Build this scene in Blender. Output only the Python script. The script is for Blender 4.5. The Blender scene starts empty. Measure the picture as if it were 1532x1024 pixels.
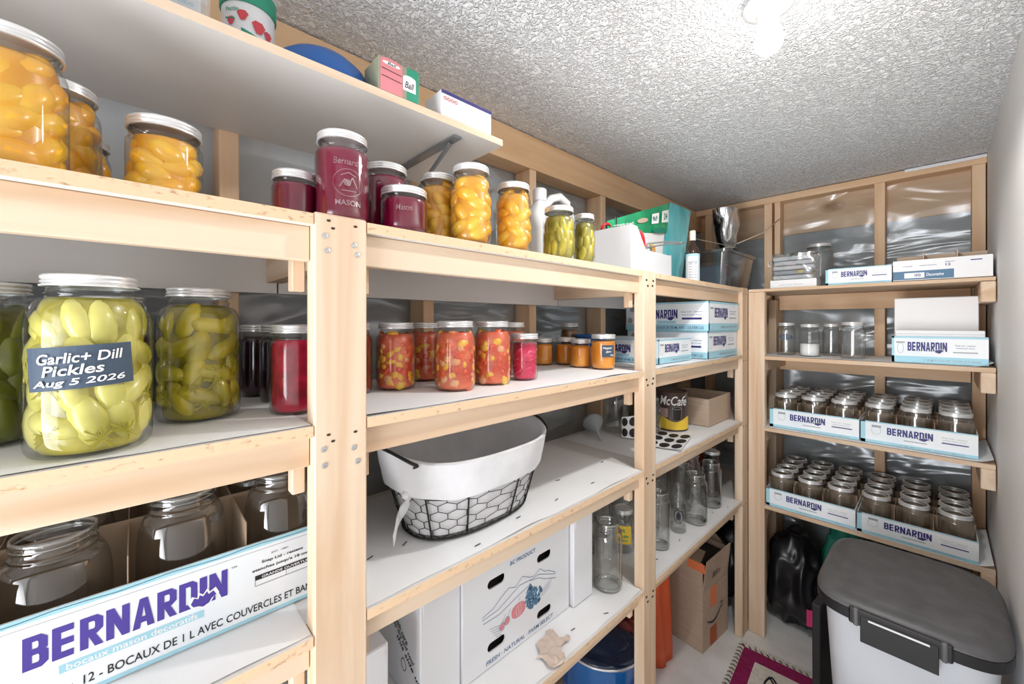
import bpy, bmesh, math, random
from mathutils import Vector, Matrix, noise
random.seed(7)
PI = math.pi
C = bpy.context.scene.collection
scn = bpy.context.scene

# ------------------------------------------------------------------ camera, light, exposure
YAW = math.atan(639 / 600)
cam = bpy.data.cameras.new('camera'); cam.sensor_width = 36; cam.lens = 36 * 600 / 1532
cam.shift_y = -29 / 1532; cam.clip_start = .02
co = bpy.data.objects.new('camera', cam); C.objects.link(co)
co.location = (0, 0, 1.645); co.rotation_euler = (PI / 2, 0, YAW)
scn.camera = co
w = bpy.data.worlds.new('world'); scn.world = w; w.use_nodes = True
w.node_tree.nodes['Background'].inputs[0].default_value = (.93, .96, 1, 1)
w.node_tree.nodes['Background'].inputs[1].default_value = 2.0
scn.view_settings.view_transform = 'Standard'; scn.view_settings.look = 'None'
scn.view_settings.exposure = 0.20; scn.view_settings.gamma = 1
scn.cycles.max_bounces = 10; scn.cycles.transparent_max_bounces = 24; scn.cycles.diffuse_bounces = 6
scn.cycles.sample_clamp_indirect = 6
scn.cycles.caustics_reflective = False; scn.cycles.caustics_refractive = False
# soft fill panel added behind the camera, in an unseen doorway
al = bpy.data.lights.new('fill_light', 'AREA'); al.shape = 'RECTANGLE'; al.size = .72; al.size_y = 1.9
al.energy = 15; al.spread = math.radians(105); al.color = (.95, .97, 1)
ao = bpy.data.objects.new('fill_light', al); C.objects.link(ao)
ao.location = (-.28, -1.04, 1.05); ao.rotation_euler = (PI / 2 + .50, 0, 0)

S1, S2, S3, S4 = 1.824, 1.475, 1.130, .715
BA, BB, BC, BD = 1.805, 1.471, 1.100, .695
CEIL = 2.427; WX = -1.16; RX = .152; BY = 2.85; FX = -.70; FY = 2.388

# ------------------------------------------------------------------ materials
def mat(name, col=(.8, .8, .8), rough=.5, metal=0, coat=0, spec=.5, emis=None, es=0, alpha=None):
    m = bpy.data.materials.new(name); m.use_nodes = True
    b = m.node_tree.nodes['Principled BSDF']
    b.inputs['Base Color'].default_value = (*col, 1); b.inputs['Roughness'].default_value = rough
    b.inputs['Metallic'].default_value = metal; b.inputs['Coat Weight'].default_value = coat
    b.inputs['Specular IOR Level'].default_value = spec
    if emis: b.inputs['Emission Color'].default_value = (*emis, 1); b.inputs['Emission Strength'].default_value = es
    return m
def nodes(m): return m.node_tree.nodes, m.node_tree.links, m.node_tree.nodes['Principled BSDF']
def tex(m, scale=(1, 1, 1), coord='Object'):
    N, L, _ = nodes(m)
    tc = N.new('ShaderNodeTexCoord'); mp = N.new('ShaderNodeMapping'); mp.inputs['Scale'].default_value = scale
    L.new(tc.outputs[coord], mp.inputs[0]); return mp.outputs[0]
def noisy(m, c1, c2, scale=5, detail=4, stretch=(1, 1, 1), p=(.35, .65), bump=0, bdist=.01, dist=0):
    N, L, b = nodes(m); v = tex(m, stretch)
    n = N.new('ShaderNodeTexNoise'); n.inputs['Scale'].default_value = scale; n.inputs['Detail'].default_value = detail
    n.inputs['Distortion'].default_value = dist; L.new(v, n.inputs['Vector'])
    r = N.new('ShaderNodeValToRGB'); r.color_ramp.elements[0].position = p[0]; r.color_ramp.elements[1].position = p[1]
    r.color_ramp.elements[0].color = (*c1, 1); r.color_ramp.elements[1].color = (*c2, 1)
    L.new(n.outputs[0], r.inputs[0]); L.new(r.outputs[0], b.inputs['Base Color'])
    if bump:
        bp = N.new('ShaderNodeBump'); bp.inputs['Strength'].default_value = bump; bp.inputs['Distance'].default_value = bdist
        L.new(n.outputs[0], bp.inputs['Height']); L.new(bp.outputs[0], b.inputs['Normal'])
    return m
def wood(name, stretch, c1=(.61, .415, .265), c2=(.755, .60, .45)):
    m = mat(name, rough=.55, spec=.3)
    N, L, b = nodes(m); v = tex(m, stretch)
    n = N.new('ShaderNodeTexNoise'); n.inputs['Scale'].default_value = 9; n.inputs['Detail'].default_value = 5
    n.inputs['Distortion'].default_value = .6; L.new(v, n.inputs['Vector'])
    r = N.new('ShaderNodeValToRGB'); r.color_ramp.elements[0].position = .34; r.color_ramp.elements[1].position = .6
    r.color_ramp.elements[0].color = (*c1, 1); r.color_ramp.elements[1].color = (*c2, 1)
    L.new(n.outputs[0], r.inputs[0])
    v2 = tex(m, tuple(.12 * q + .88 for q in stretch) if 0 else tuple(max(q * .35, .35) for q in stretch))
    k = N.new('ShaderNodeTexVoronoi'); k.inputs['Scale'].default_value = 4.2; L.new(v2, k.inputs['Vector'])
    kr = N.new('ShaderNodeValToRGB'); kr.color_ramp.elements[0].position = .035; kr.color_ramp.elements[1].position = .10
    L.new(k.outputs['Distance'], kr.inputs[0])
    mx = N.new('ShaderNodeMix'); mx.data_type = 'RGBA'; mx.inputs[6].default_value = (.42, .22, .10, 1)
    L.new(kr.outputs[0], mx.inputs[0]); L.new(r.outputs[0], mx.inputs[7]); L.new(mx.outputs[2], b.inputs['Base Color'])
    return m
GX, GY, GZ = (.12, 1.6, 1.6), (1.6, .12, 1.6), (1.6, 1.6, .12)
M = {}
M['wx'] = wood('pine_grain_x', GX); M['wy'] = wood('pine_grain_y', GY); M['wz'] = wood('pine_grain_z', GZ)
M['wyo'] = wood('pine_orange_y', GY, (.74, .46, .25), (.86, .59, .36)); M['wxo'] = wood('pine_tan_x', GX, (.74, .47, .27), (.86, .61, .40))
M['wzs'] = wood('stud_pine', GZ, (.76, .49, .29), (.87, .63, .42))
M['particle'] = noisy(mat('particle_board_edge', rough=.8), (.44, .27, .15), (.76, .55, .36), 150, 2, (1, .45, 1), (.24, .40), .3, .002)
M['melamine'] = noisy(mat('white_melamine', rough=.38), (.74, .715, .69), (.80, .775, .75), 3, 2)
M['liner'] = noisy(mat('white_shelf_paper', rough=.75), (.84, .85, .86), (.92, .93, .94), 3.2, 3, (1, 1, 1), (.35, .7), .25, .01)
M['concrete'] = noisy(mat('concrete', rough=.9), (.36, .39, .41), (.56, .59, .61), 4.5, 8, (1, 1, .6), (.3, .7), .2, .01, .5)
M['floor'] = noisy(mat('painted_concrete_floor', rough=.6), (.70, .70, .69), (.86, .86, .85), 6, 7, (1, 1, 1), (.3, .62), .15, .005)
M['wall'] = noisy(mat('off_white_wall_paint', rough=.6), (.84, .83, .82), (.87, .86, .85), 2, 2)
M['whitep'] = mat('white_plastic', (.80, .80, .81), .35)
M['whitebox'] = mat('white_cardboard', (.80, .81, .84), .7)
M['tray'] = noisy(mat('white_printed_card', rough=.55), (.80, .87, .93), (.93, .95, .97), 5, 2)
M['kraft'] = noisy(mat('brown_cardboard', rough=.85), (.50, .375, .28), (.56, .43, .325), 30, 2, (.3, 3, 3))
M['kraftd'] = mat('brown_card_divider', (.36, .26, .18), .85)
M['navy'] = mat('navy_ink', (.035, .03, .19), .5); M['black'] = mat('black_ink', (.015, .015, .02), .5)
M['purpleink'] = mat('purple_ink', (.075, .045, .33), .5)
M['ltblue'] = mat('light_blue_ink', (.38, .68, .80), .5); M['grey'] = mat('grey_ink', (.35, .38, .42), .5)
M['teal'] = mat('teal_ink', (.16, .50, .62), .5)
M['white'] = mat('white_ink', (.93, .93, .93), .5); M['chalk'] = mat('slate_label', (.055, .085, .13), .6)
M['red'] = mat('red_ink', (.65, .06, .08), .5); M['green'] = mat('green_ink', (.02, .30, .18), .5); M['yellow'] = mat('yellow_ink', (.90, .62, .05), .5)
M['pink'] = mat('rose_ink', (.72, .25, .28), .5); M['slateblue'] = mat('slate_blue_ink', (.07, .17, .29), .5)
M['lid'] = mat('white_silver_lid', (.86, .87, .88), .26, .55); M['lidtop'] = mat('lid_disc', (.88, .88, .88), .3, .25)
M['steel'] = mat('zinc_steel', (.62, .63, .64), .3, .9); M['iron'] = mat('black_wire', (.02, .018, .018), .45, .3)
M['dkmetal'] = mat('dark_bracket_grey', (.30, .32, .34), .4, .7)
M['cloth'] = noisy(mat('white_cotton', rough=.95), (.66, .66, .68), (.76, .76, .775), 14, 3, (1, 1, 1), (.3, .7), .4, .01)
M['blackp'] = noisy(mat('charcoal_plastic', rough=.42), (.095, .095, .10), (.125, .125, .13), 20, 3)
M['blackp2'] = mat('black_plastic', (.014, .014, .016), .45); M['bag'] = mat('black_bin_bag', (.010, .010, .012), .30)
M['silverfoil'] = noisy(mat('silver_foil', rough=.16, metal=.9), (.03, .03, .035), (.85, .87, .9), 7, 3, (3, 3, .5), (.42, .55), .8, .03)
M['bluee'] = mat('blue_enamel', (.008, .13, .42), .12, coat=.6); M['bluedk'] = mat('blue_black_enamel', (.008, .02, .06), .1, coat=.6)
M['blued'] = mat('blue_plastic_lid', (.01, .10, .36), .4)
M['orange'] = mat('red_orange_plastic', (.80, .13, .04), .5); M['orangetape'] = mat('orange_tape', (.90, .25, .10), .4)
M['redp'] = mat('red_plastic', (.62, .02, .04), .3)
M['amber'] = mat('dark_brown_glass', (.03, .012, .006), .08, coat=.5)
M['tealbag'] = noisy(mat('teal_pouch', rough=.3), (.04, .36, .40), (.22, .62, .66), 6, 3, (1, 1, .5), (.35, .65), .5, .02)
M['greenbag'] = noisy(mat('green_pouch', rough=.32), (.01, .26, .11), (.03, .40, .18), 8, 2, (1, 1, 1), (.4, .6), .3, .02)
M['greencloth'] = mat('green_bag', (.01, .20, .13), .6)
M['maroon'] = noisy(mat('maroon_wool', rough=.95), (.22, .005, .07), (.34, .015, .12), 60, 3, (1, 1, 1), (.3, .7), .6, .006)
M['cream'] = noisy(mat('cream_wool', rough=.95), (.66, .62, .55), (.82, .78, .71), 60, 3, (1, 1, 1), (.3, .7), .6, .006)
M['greyp'] = mat('grey_plastic', (.42, .46, .50), .35)
M['twine'] = mat('white_string', (.82, .74, .62), .8)
M['bulb'] = mat('bulb_glow', (1, 1, 1), .3, emis=(1, .98, .95), es=14)
M['socket'] = mat('porcelain_socket', (.75, .75, .75), .3)
M['hole'] = mat('dark_nail_hole', (.05, .035, .02), .9)
M['binbody'] = noisy(mat('frosted_grey_plastic', rough=.35), (.62, .66, .72), (.76, .79, .84), 3, 2)

def glass(name, tint=(.975, .985, .98), edge=(.60, .64, .62), f0=.035, pw=2.2, gl=(1, 1, 1), rough=.02, wave=0):
    m = bpy.data.materials.new(name); m.use_nodes = True; N, L = m.node_tree.nodes, m.node_tree.links; N.clear()
    o = N.new('ShaderNodeOutputMaterial'); mx = N.new('ShaderNodeMixShader'); tr = N.new('ShaderNodeBsdfTransparent')
    g = N.new('ShaderNodeBsdfGlossy'); g.inputs['Roughness'].default_value = rough; g.inputs[0].default_value = (*gl, 1)
    lw = N.new('ShaderNodeLayerWeight'); lw.inputs[0].default_value = .5
    pwn = N.new('ShaderNodeMath'); pwn.operation = 'POWER'; pwn.inputs[1].default_value = pw; L.new(lw.outputs['Facing'], pwn.inputs[0])
    ma = N.new('ShaderNodeMath'); ma.operation = 'MULTIPLY_ADD'; ma.inputs[1].default_value = .42; ma.inputs[2].default_value = f0
    L.new(pwn.outputs[0], ma.inputs[0])
    cm = N.new('ShaderNodeMix'); cm.data_type = 'RGBA'; cm.inputs[6].default_value = (*tint, 1); cm.inputs[7].default_value = (*edge, 1)
    L.new(pwn.outputs[0], cm.inputs[0]); L.new(cm.outputs[2], tr.inputs[0])
    L.new(ma.outputs[0], mx.inputs[0]); L.new(tr.outputs[0], mx.inputs[1]); L.new(g.outputs[0], mx.inputs[2]); L.new(mx.outputs[0], o.inputs[0])
    if wave:
        tc = N.new('ShaderNodeTexCoord'); mp = N.new('ShaderNodeMapping')
        mp.inputs['Rotation'].default_value = (.5, .35, .3); mp.inputs['Scale'].default_value = (1, 1, 3.5) if wave < 2 else (2, 2, 2)
        n = N.new('ShaderNodeTexNoise'); n.inputs['Scale'].default_value = 1.7; n.inputs['Detail'].default_value = 2; n.inputs['Distortion'].default_value = .7
        bp = N.new('ShaderNodeBump'); bp.inputs['Distance'].default_value = .07; bp.inputs['Strength'].default_value = 1
        L.new(tc.outputs['Object'], mp.inputs[0]); L.new(mp.outputs[0], n.inputs['Vector']); L.new(n.outputs[0], bp.inputs['Height'])
        L.new(bp.outputs[0], g.inputs['Normal']); L.new(bp.outputs[0], lw.inputs['Normal'])
    return m
M['glass'] = glass('jar_glass')
M['glassd'] = glass('jar_glass_empty', (.955, .968, .965), (.58, .60, .59), .10, 1.6)
M['glassrim'] = glass('thick_glass_edge', (.80, .84, .82), (.55, .58, .57), .30, 1.2)
M['poly'] = glass('polythene_vapour_barrier', (.90, .92, .93), (.82, .83, .85), .10, 1.2, (.95, .97, 1), .22, 1)
M['tote'] = glass('clear_grey_plastic', (.66, .69, .72), (.45, .46, .48), .16, 1.2, (1, 1, 1), .2)
M['packet'] = glass('clear_wrap', (.86, .88, .90), (.6, .6, .62), .2, 1.0, (1, 1, 1), .12, 2)

def food(name, c1, c2, scale=25, rough=.3, p=(.35, .65), sss=0):
    m = noisy(mat(name, rough=rough, coat=.4), c1, c2, scale, 4, (1, 1, 1), p, .25, .004)
    b = m.node_tree.nodes['Principled BSDF']
    if sss:
        b.inputs['Subsurface Weight'].default_value = sss; b.inputs['Subsurface Radius'].default_value = (1, .5, .1); b.inputs['Subsurface Scale'].default_value = .012
    return m
F = {
 'peach': (food('peach_syrup', (.62, .24, .01), (.86, .42, .03), 14), food('peach_flesh', (.88, .38, .012), (1.0, .60, .06), 12, sss=.25)),
 'pickle': (food('dill_brine', (.10, .09, .004), (.30, .25, .012), 30), food('pickle_skin', (.16, .15, .006), (.62, .50, .03), 13, p=(.3, .62))),
 'paledill': (food('pale_dill_brine', (.22, .19, .008), (.55, .47, .05), 24), food('pale_pickle_skin', (.36, .33, .012), (.86, .78, .22), 11, p=(.3, .64))),
 'darkdill': (food('dark_brine', (.05, .06, .01), (.15, .15, .02), 24), food('dark_pickle', (.10, .12, .01), (.22, .24, .03), 18)),
 'purple': (food('berry_juice', (.14, .001, .016), (.24, .003, .045), 6, .12), None),
 'dark': (food('dark_fruit', (.012, .004, .01), (.045, .01, .025), 16, .15), None),
 'beet': (food('beet_juice', (.22, .004, .02), (.50, .01, .05), 40, .15), food('beet_bits', (.30, .005, .03), (.70, .03, .09), 40)),
 'salsa': (food('salsa_sauce', (.62, .07, .03), (.85, .20, .09), 30), food('salsa_chunk', (.70, .05, .015), (.90, .17, .05), 30), food('salsa_yellow', (.90, .40, .02), (.98, .62, .08), 30), food('salsa_pale', (.85, .30, .13), (.95, .50, .25), 30)),
 'pink': (food('pink_brine', (.60, .01, .06), (.75, .03, .12), 30), food('pink_slices', (.62, .01, .07), (.85, .06, .18), 30)),
 'jam': (food('orange_jam', (.84, .25, .015), (.95, .38, .04), 20), None),
 'brown': (food('brown_preserve', (.12, .05, .01), (.30, .14, .03), 20), None),
 'rust': (food('dark_tomato', (.16, .015, .008), (.30, .04, .015), 20), None),
 'white': (food('white_powder', (.85, .85, .85), (.92, .92, .92), 30, .8), None),
}

# ------------------------------------------------------------------ mesh helpers
class MB:
    def __init__(s): s.v = []; s.f = []; s.mi = []; s.cur = 0
    def add(s, vs, fs, mi=None):
        o = len(s.v); s.v += [tuple(p) for p in vs]; s.f += [tuple(i + o for i in q) for q in fs]; s.mi += [s.cur if mi is None else mi] * len(fs); return s
    def box(s, x0, x1, y0, y1, z0, z1, mi=None, bev=0):
        if bev:
            b = bev; vs = []; 
            # chamfered box: 24 verts via bmesh
            bm = bmesh.new(); bmesh.ops.create_cube(bm, size=1)
            for q in bm.verts: q.co = Vector(((x0 + x1) / 2 + q.co.x * (x1 - x0), (y0 + y1) / 2 + q.co.y * (y1 - y0), (z0 + z1) / 2 + q.co.z * (z1 - z0)))
            bmesh.ops.bevel(bm, geom=list(bm.edges), offset=b, segments=1, affect='EDGES', profile=.5)
            bm.verts.index_update(); s.add([q.co[:] for q in bm.verts], [[q.index for q in f.verts] for f in bm.faces], mi); bm.free(); return s
        return s.add([(x0, y0, z0), (x1, y0, z0), (x1, y1, z0), (x0, y1, z0), (x0, y0, z1), (x1, y0, z1), (x1, y1, z1), (x0, y1, z1)],
                     [(3, 2, 1, 0), (4, 5, 6, 7), (0, 1, 5, 4), (1, 2, 6, 5), (2, 3, 7, 6), (3, 0, 4, 7)], mi)
    def prism(s, pts, z0, z1, mi=None):
        n = len(pts); vs = [(x, y, z0) for x, y in pts] + [(x, y, z1) for x, y in pts]
        return s.add(vs, [tuple(range(n))[::-1], tuple(range(n, 2 * n))] + [(i, (i + 1) % n, n + (i + 1) % n, n + i) for i in range(n)], mi)
    def loft(s, rings, caps=(True, True), closed=True, mi=None):
        n = len(rings[0]); vs = [p for r in rings for p in r]; fs = []
        for k in range(len(rings) - 1):
            for i in range(n if closed else n - 1):
                j = (i + 1) % n; fs.append((k * n + i, k * n + j, (k + 1) * n + j, (k + 1) * n + i))
        if caps[0]: fs.append(tuple(range(n))[::-1])
        if caps[1]: fs.append(tuple(range((len(rings) - 1) * n, len(rings) * n)))
        return s.add(vs, fs, mi)
    def lathe(s, prof, n=32, c=(0, 0, 0), caps=(True, True), mi=None, sx=1, sy=1):
        return s.loft([[(c[0] + r * math.cos(2 * PI * i / n) * sx, c[1] + r * math.sin(2 * PI * i / n) * sy, c[2] + z) for i in range(n)] for r, z in prof], caps, True, mi)
    def tube(s, pts, r=.003, n=6, closed=False, mi=None):
        P = [Vector(p) for p in pts]; rings = []; N = len(P)
        for i in range(N):
            a = P[i - 1] if (i or closed) else P[0]; b = P[(i + 1) % N] if (i < N - 1 or closed) else P[-1]
            t = (b - a); t = t.normalized() if t.length > 1e-9 else Vector((0, 0, 1))
            up = Vector((0, 0, 1)) if abs(t.z) < .9 else Vector((1, 0, 0))
            u = t.cross(up).normalized(); v = u.cross(t)
            rings.append([tuple(P[i] + (u * math.cos(2 * PI * k / n) + v * math.sin(2 * PI * k / n)) * r) for k in range(n)])
        if closed: rings.append(rings[0]); return s.loft(rings, (False, False), True, mi)
        return s.loft(rings, (True, True), True, mi)
    def ell(s, c, r, rot=None, n=10, m=7, bend=0, mi=None):
        R = rot or Matrix.Identity(3); c = Vector(c); rings = []
        for k in range(m + 1):
            ph = PI * k / m; rr = max(math.sin(ph), .03); z = math.cos(ph)
            rings.append([tuple(c + R @ Vector((r[0] * rr * math.cos(2 * PI * i / n) + bend * z * z, r[1] * rr * math.sin(2 * PI * i / n), r[2] * z))) for i in range(n)])
        return s.loft(rings, (True, True), True, mi)
    def grid(s, fn, nu, nv, mi=None):
        vs = [fn(i / nu, j / nv) for j in range(nv + 1) for i in range(nu + 1)]
        return s.add(vs, [(j * (nu + 1) + i, j * (nu + 1) + i + 1, (j + 1) * (nu + 1) + i + 1, (j + 1) * (nu + 1) + i) for j in range(nv) for i in range(nu)], mi)
    def mesh(s, name, mats, smooth=False, off=(0, 0, 0)):
        me = bpy.data.meshes.new(name)
        me.from_pydata([(x - off[0], y - off[1], z - off[2]) for x, y, z in s.v], [], s.f)
        for m_ in (mats if isinstance(mats, (list, tuple)) else [mats]): me.materials.append(m_)
        me.polygons.foreach_set('material_index', s.mi)
        if smooth: me.shade_smooth() if hasattr(me, 'shade_smooth') else None
        if smooth and smooth is not True:
            try: me.set_sharp_from_angle(angle=smooth)
            except Exception: pass
        me.update(); return me
    def build(s, name, mats, parent=None, smooth=False, world=True, kind=None, label=None):
        off = (0, 0, 0)
        if parent and world:
            q = parent; off = Vector((0, 0, 0))
            while q: off = off + Vector(q.location); q = q.parent
        return link(name, s.mesh(name, mats, smooth, off), parent, kind, label)
def link(name, me, parent=None, kind=None, label=None, loc=None):
    o = bpy.data.objects.new(name, me); C.objects.link(o)
    if parent: o.parent = parent
    if kind: o['kind'] = kind
    if label: o['label'] = label
    if loc: o.location = loc
    return o
def thing(name, label, cat, loc=(0, 0, 0), rz=0, group=None):
    o = bpy.data.objects.new(name, None); C.objects.link(o); o.empty_display_size = .02
    o.location = loc; o.rotation_euler = (0, 0, rz); o['label'] = label; o['category'] = cat
    if group: o['group'] = group
    return o
def retag(o, label, cat, group=None):
    o['label'] = label; o['category'] = cat
    if group: o['group'] = group
    return o
def recess_all(): pass

# ---- flat print: text, strokes, fills mapped onto a face or cylinder
_tc = {}
def text_geo(body, bold=0.0, shear=0.0, space=1.0):
    k = (body, bold, shear, space)
    if k in _tc: return _tc[k]
    cu = bpy.data.curves.new('t', 'FONT'); cu.body = body; cu.offset = bold; cu.shear = shear; cu.space_character = space
    cu.resolution_u = 3; cu.size = 1
    ob = bpy.data.objects.new('t', cu); C.objects.link(ob)
    dg = bpy.context.evaluated_depsgraph_get(); dg.update()
    me = ob.evaluated_get(dg).to_mesh()
    vs = [(v.co.x, v.co.y) for v in me.vertices]; fs = [tuple(p.vertices) for p in me.polygons]
    ob.evaluated_get(dg).to_mesh_clear(); bpy.data.objects.remove(ob); bpy.data.curves.remove(cu)
    x0 = min(v[0] for v in vs); x1 = max(v[0] for v in vs); y0 = min(v[1] for v in vs); y1 = max(v[1] for v in vs)
    vs = [((x - x0) / (x1 - x0), (y - y0) / (y1 - y0)) for x, y in vs]
    _tc[k] = (vs, fs); return _tc[k]
class Face:      # planar frame: O + u U + v V + N*eps
    def __init__(s, O, U, V, eps=.0003):
        s.O = Vector(O); s.U = Vector(U).normalized(); s.V = Vector(V).normalized(); s.N = s.U.cross(s.V); s.e = eps
    def __call__(s, u, v, k=1): return tuple(s.O + s.U * u + s.V * v + s.N * s.e * k)
class Cyl:       # cylinder around the local z axis
    def __init__(s, R, a0, z0=0, eps=.0004, tilt=0): s.R = R; s.a = a0; s.z = z0; s.e = eps; s.t = tilt
    def __call__(s, u, v, k=1):
        r = s.R + s.e * k; c, d = math.cos(s.t), math.sin(s.t); u, v = u * c - v * d, u * d + v * c
        return (r * math.cos(s.a + u / s.R), r * math.sin(s.a + u / s.R), s.z + v)
class Print(MB):
    def __init__(s, fr): super().__init__(); s.fr = fr
    def text(s, body, u0, v0, wd, ht, bold=0.0, shear=0.0, k=2, rot=0, space=1.0):
        vs, fs = text_geo(body, bold, shear, space); c, d = math.cos(rot), math.sin(rot)
        s.add([s.fr(u0 + x * wd * c - y * ht * d, v0 + y * ht * c + x * wd * d, k) for x, y in vs], fs); return s
    def rect(s, u0, u1, v0, v1, k=1, n=1):
        n = max(n, 1)
        for i in range(n):
            a = u0 + (u1 - u0) * i / n; b = u0 + (u1 - u0) * (i + 1) / n
            s.add([s.fr(a, v0, k), s.fr(b, v0, k), s.fr(b, v1, k), s.fr(a, v1, k)], [(0, 1, 2, 3)])
        return s
    def poly(s, pts, k=2): s.add([s.fr(u, v, k) for u, v in pts], [tuple(range(len(pts)))]); return s
    def disc(s, u, v, ru, rv=None, k=2, n=16): rv = rv or ru; s.dn = getattr(s, 'dn', 0) + 1; k = k + .06 * (s.dn % 12); return s.poly([(u + ru * math.cos(2 * PI * i / n), v + rv * math.sin(2 * PI * i / n)) for i in range(n)], k)
    def stroke(s, pts, wd=.002, k=3):
        for (a, b), (c, d) in zip(pts[:-1], pts[1:]):
            L = math.hypot(c - a, d - b) or 1e-6; nx, ny = -(d - b) / L * wd / 2, (c - a) / L * wd / 2
            s.add([s.fr(a + nx, b + ny, k), s.fr(a - nx, b - ny, k), s.fr(c - nx, d - ny, k), s.fr(c + nx, d + ny, k)], [(0, 1, 2, 3)])
        return s
    def ring(s, u, v, ru, rv, wd=.001, k=3, n=24): return s.stroke([(u + ru * math.cos(2 * PI * i / n), v + rv * math.sin(2 * PI * i / n)) for i in range(n + 1)], wd, k)
    def put(s, name, m, parent, label=None): return s.build(name, m, parent, world=False, label=label)

# ------------------------------------------------------------------ setting
def struct(name, mb, m, parent=None, smooth=False):
    o = mb.build(name, m, parent, smooth); o['kind'] = 'structure'; return o
fl = struct('floor', MB().box(-1.45, RX, -1.0, 3.15, -.06, 0), M['floor'])
# textured ceiling: real relief of small trowelled flecks
cm = mat('stippled_ceiling_paint', (.93, .94, .955), .8)
N, L, b = nodes(cm); v = tex(cm, (1, 1, 1))
n1 = N.new('ShaderNodeTexNoise'); n1.inputs['Scale'].default_value = 70; n1.inputs['Detail'].default_value = 2.0; n1.inputs['Distortion'].default_value = 1.4; L.new(v, n1.inputs['Vector'])
bp = N.new('ShaderNodeBump'); bp.inputs['Strength'].default_value = .85; bp.inputs['Distance'].default_value = .010
rr = N.new('ShaderNodeValToRGB'); rr.color_ramp.elements[0].position = .42; rr.color_ramp.elements[1].position = .62
L.new(n1.outputs[0], rr.inputs[0]); L.new(rr.outputs[0], bp.inputs['Height']); L.new(bp.outputs[0], b.inputs['Normal'])
def ceil_pt(u, v_):
    x = -1.25 + u * (RX + 1.25); y = -1.0 + v_ * 3.95
    h = noise.noise(Vector((x * 75, y * 75, 0)))
    return (x, y, CEIL - max(0, min(1, .5 + h * 1.0)) * .0022)
struct('ceiling', MB().box(-1.3, RX + .05, -1.0, 3.0, CEIL + .001, CEIL + .05).grid(ceil_pt, 290, 780), cm, smooth=True)
fw = MB().box(-1.36, -.66, -1.08, -1.0, 0, CEIL + .04).box(-.66, .10, -1.08, -1.0, 2.05, CEIL + .04).box(.10, RX + .08, -1.08, -1.0, 0, CEIL + .04)
struct('wall_front', fw, M['wall'])  # unseen wall with a door gap, added to cut veiling reflections on the jars
struct('wall_right', MB().box(RX, RX + .08, -1.0, 3.1, 0, CEIL + .04), M['wall'])
wl = struct('wall_left', MB().box(-1.36, -1.262, -1.0, 3.1, 0, CEIL + .04), M['concrete'])
wb = struct('wall_back', MB().box(-1.36, RX, 2.955, 3.05, 0, CEIL + .04), M['concrete'])
# framing in front of the concrete: each stud and plate a piece of the wall
MB().box(-1.249, WX, -.95, 2.94, CEIL - .142, CEIL - .007).build('top_plate', M['wyo'], wl)
MB().box(-1.249, WX, -.95, 2.94, .001, .039).build('sole_plate', M['wy'], wl)
for y in (-.86, -.355, .143, .69, 1.19, 1.702, 2.215, 2.72):
    MB().box(-1.249, WX, y, y + .04, .04, CEIL - .143, bev=.002).build('stud', M['wzs'], wl)
def sheet(x, y0, y1, z0, z1, axis, seed):
    def f(u, v_):
        a = y0 + u * (y1 - y0); z = z0 + v_ * (z1 - z0); e = min(u, 1 - u, v_, 1 - v_) * 8; e = min(e, 1)
        d = (noise.noise(Vector((a * 4 + z * 3, z * 9 - a * 3, seed))) * .010 + noise.noise(Vector((a * 12, z * 22 + a * 9, seed))) * .004) * e
        return (x + d, a, z) if axis == 'x' else (a, x + d, z)
    return MB().grid(f, 40, 60)
ys = [-.86, -.355, .143, .69, 1.19, 1.702, 2.215, 2.72, 2.94]
for i in range(len(ys) - 1):
    sheet(-1.235, ys[i] + .041, ys[i + 1] - .001, .05, CEIL - .145 if i > 2 else 1.80, 'x', i).build('plastic_sheet', M['poly'], wl, True)
MB().box(-1.159, RX - .001, BY, BY + .089, CEIL - .046, CEIL - .007, bev=.002).build('top_plate', M['wxo'], wb)
MB().box(-1.159, RX - .001, BY, BY + .089, .001, .039).build('sole_plate', M['wx'], wb)
MB().box(-1.159, RX - .002, BY + .091, BY + .104, CEIL - .24, CEIL - .01).build('rim_board', M['wxo'], wb)
bst = (-1.10, -.745, -.69, -.235, .105)
for x in bst: MB().box(x, x + (.042 if x != -.69 else .03), BY, BY + .089, .04, CEIL - .047, bev=.002).build('stud', M['wzs'], wb)
for i, (a, c_) in enumerate(((-1.056, -.747), (-.66, -.237), (-.19, .103))):
    sheet(BY + .062, a, c_, .05, CEIL - .048, 'y', 20 + i).build('plastic_sheet', M['poly'], wb, True)
tr = MB().box(-.12, RX - .001, BY - .012, BY - .001, CEIL - .022, CEIL - .007, bev=.002).build('trim_1', mat('white_trim', (.9, .9, .92), .5)); tr['kind'] = 'structure'

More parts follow.
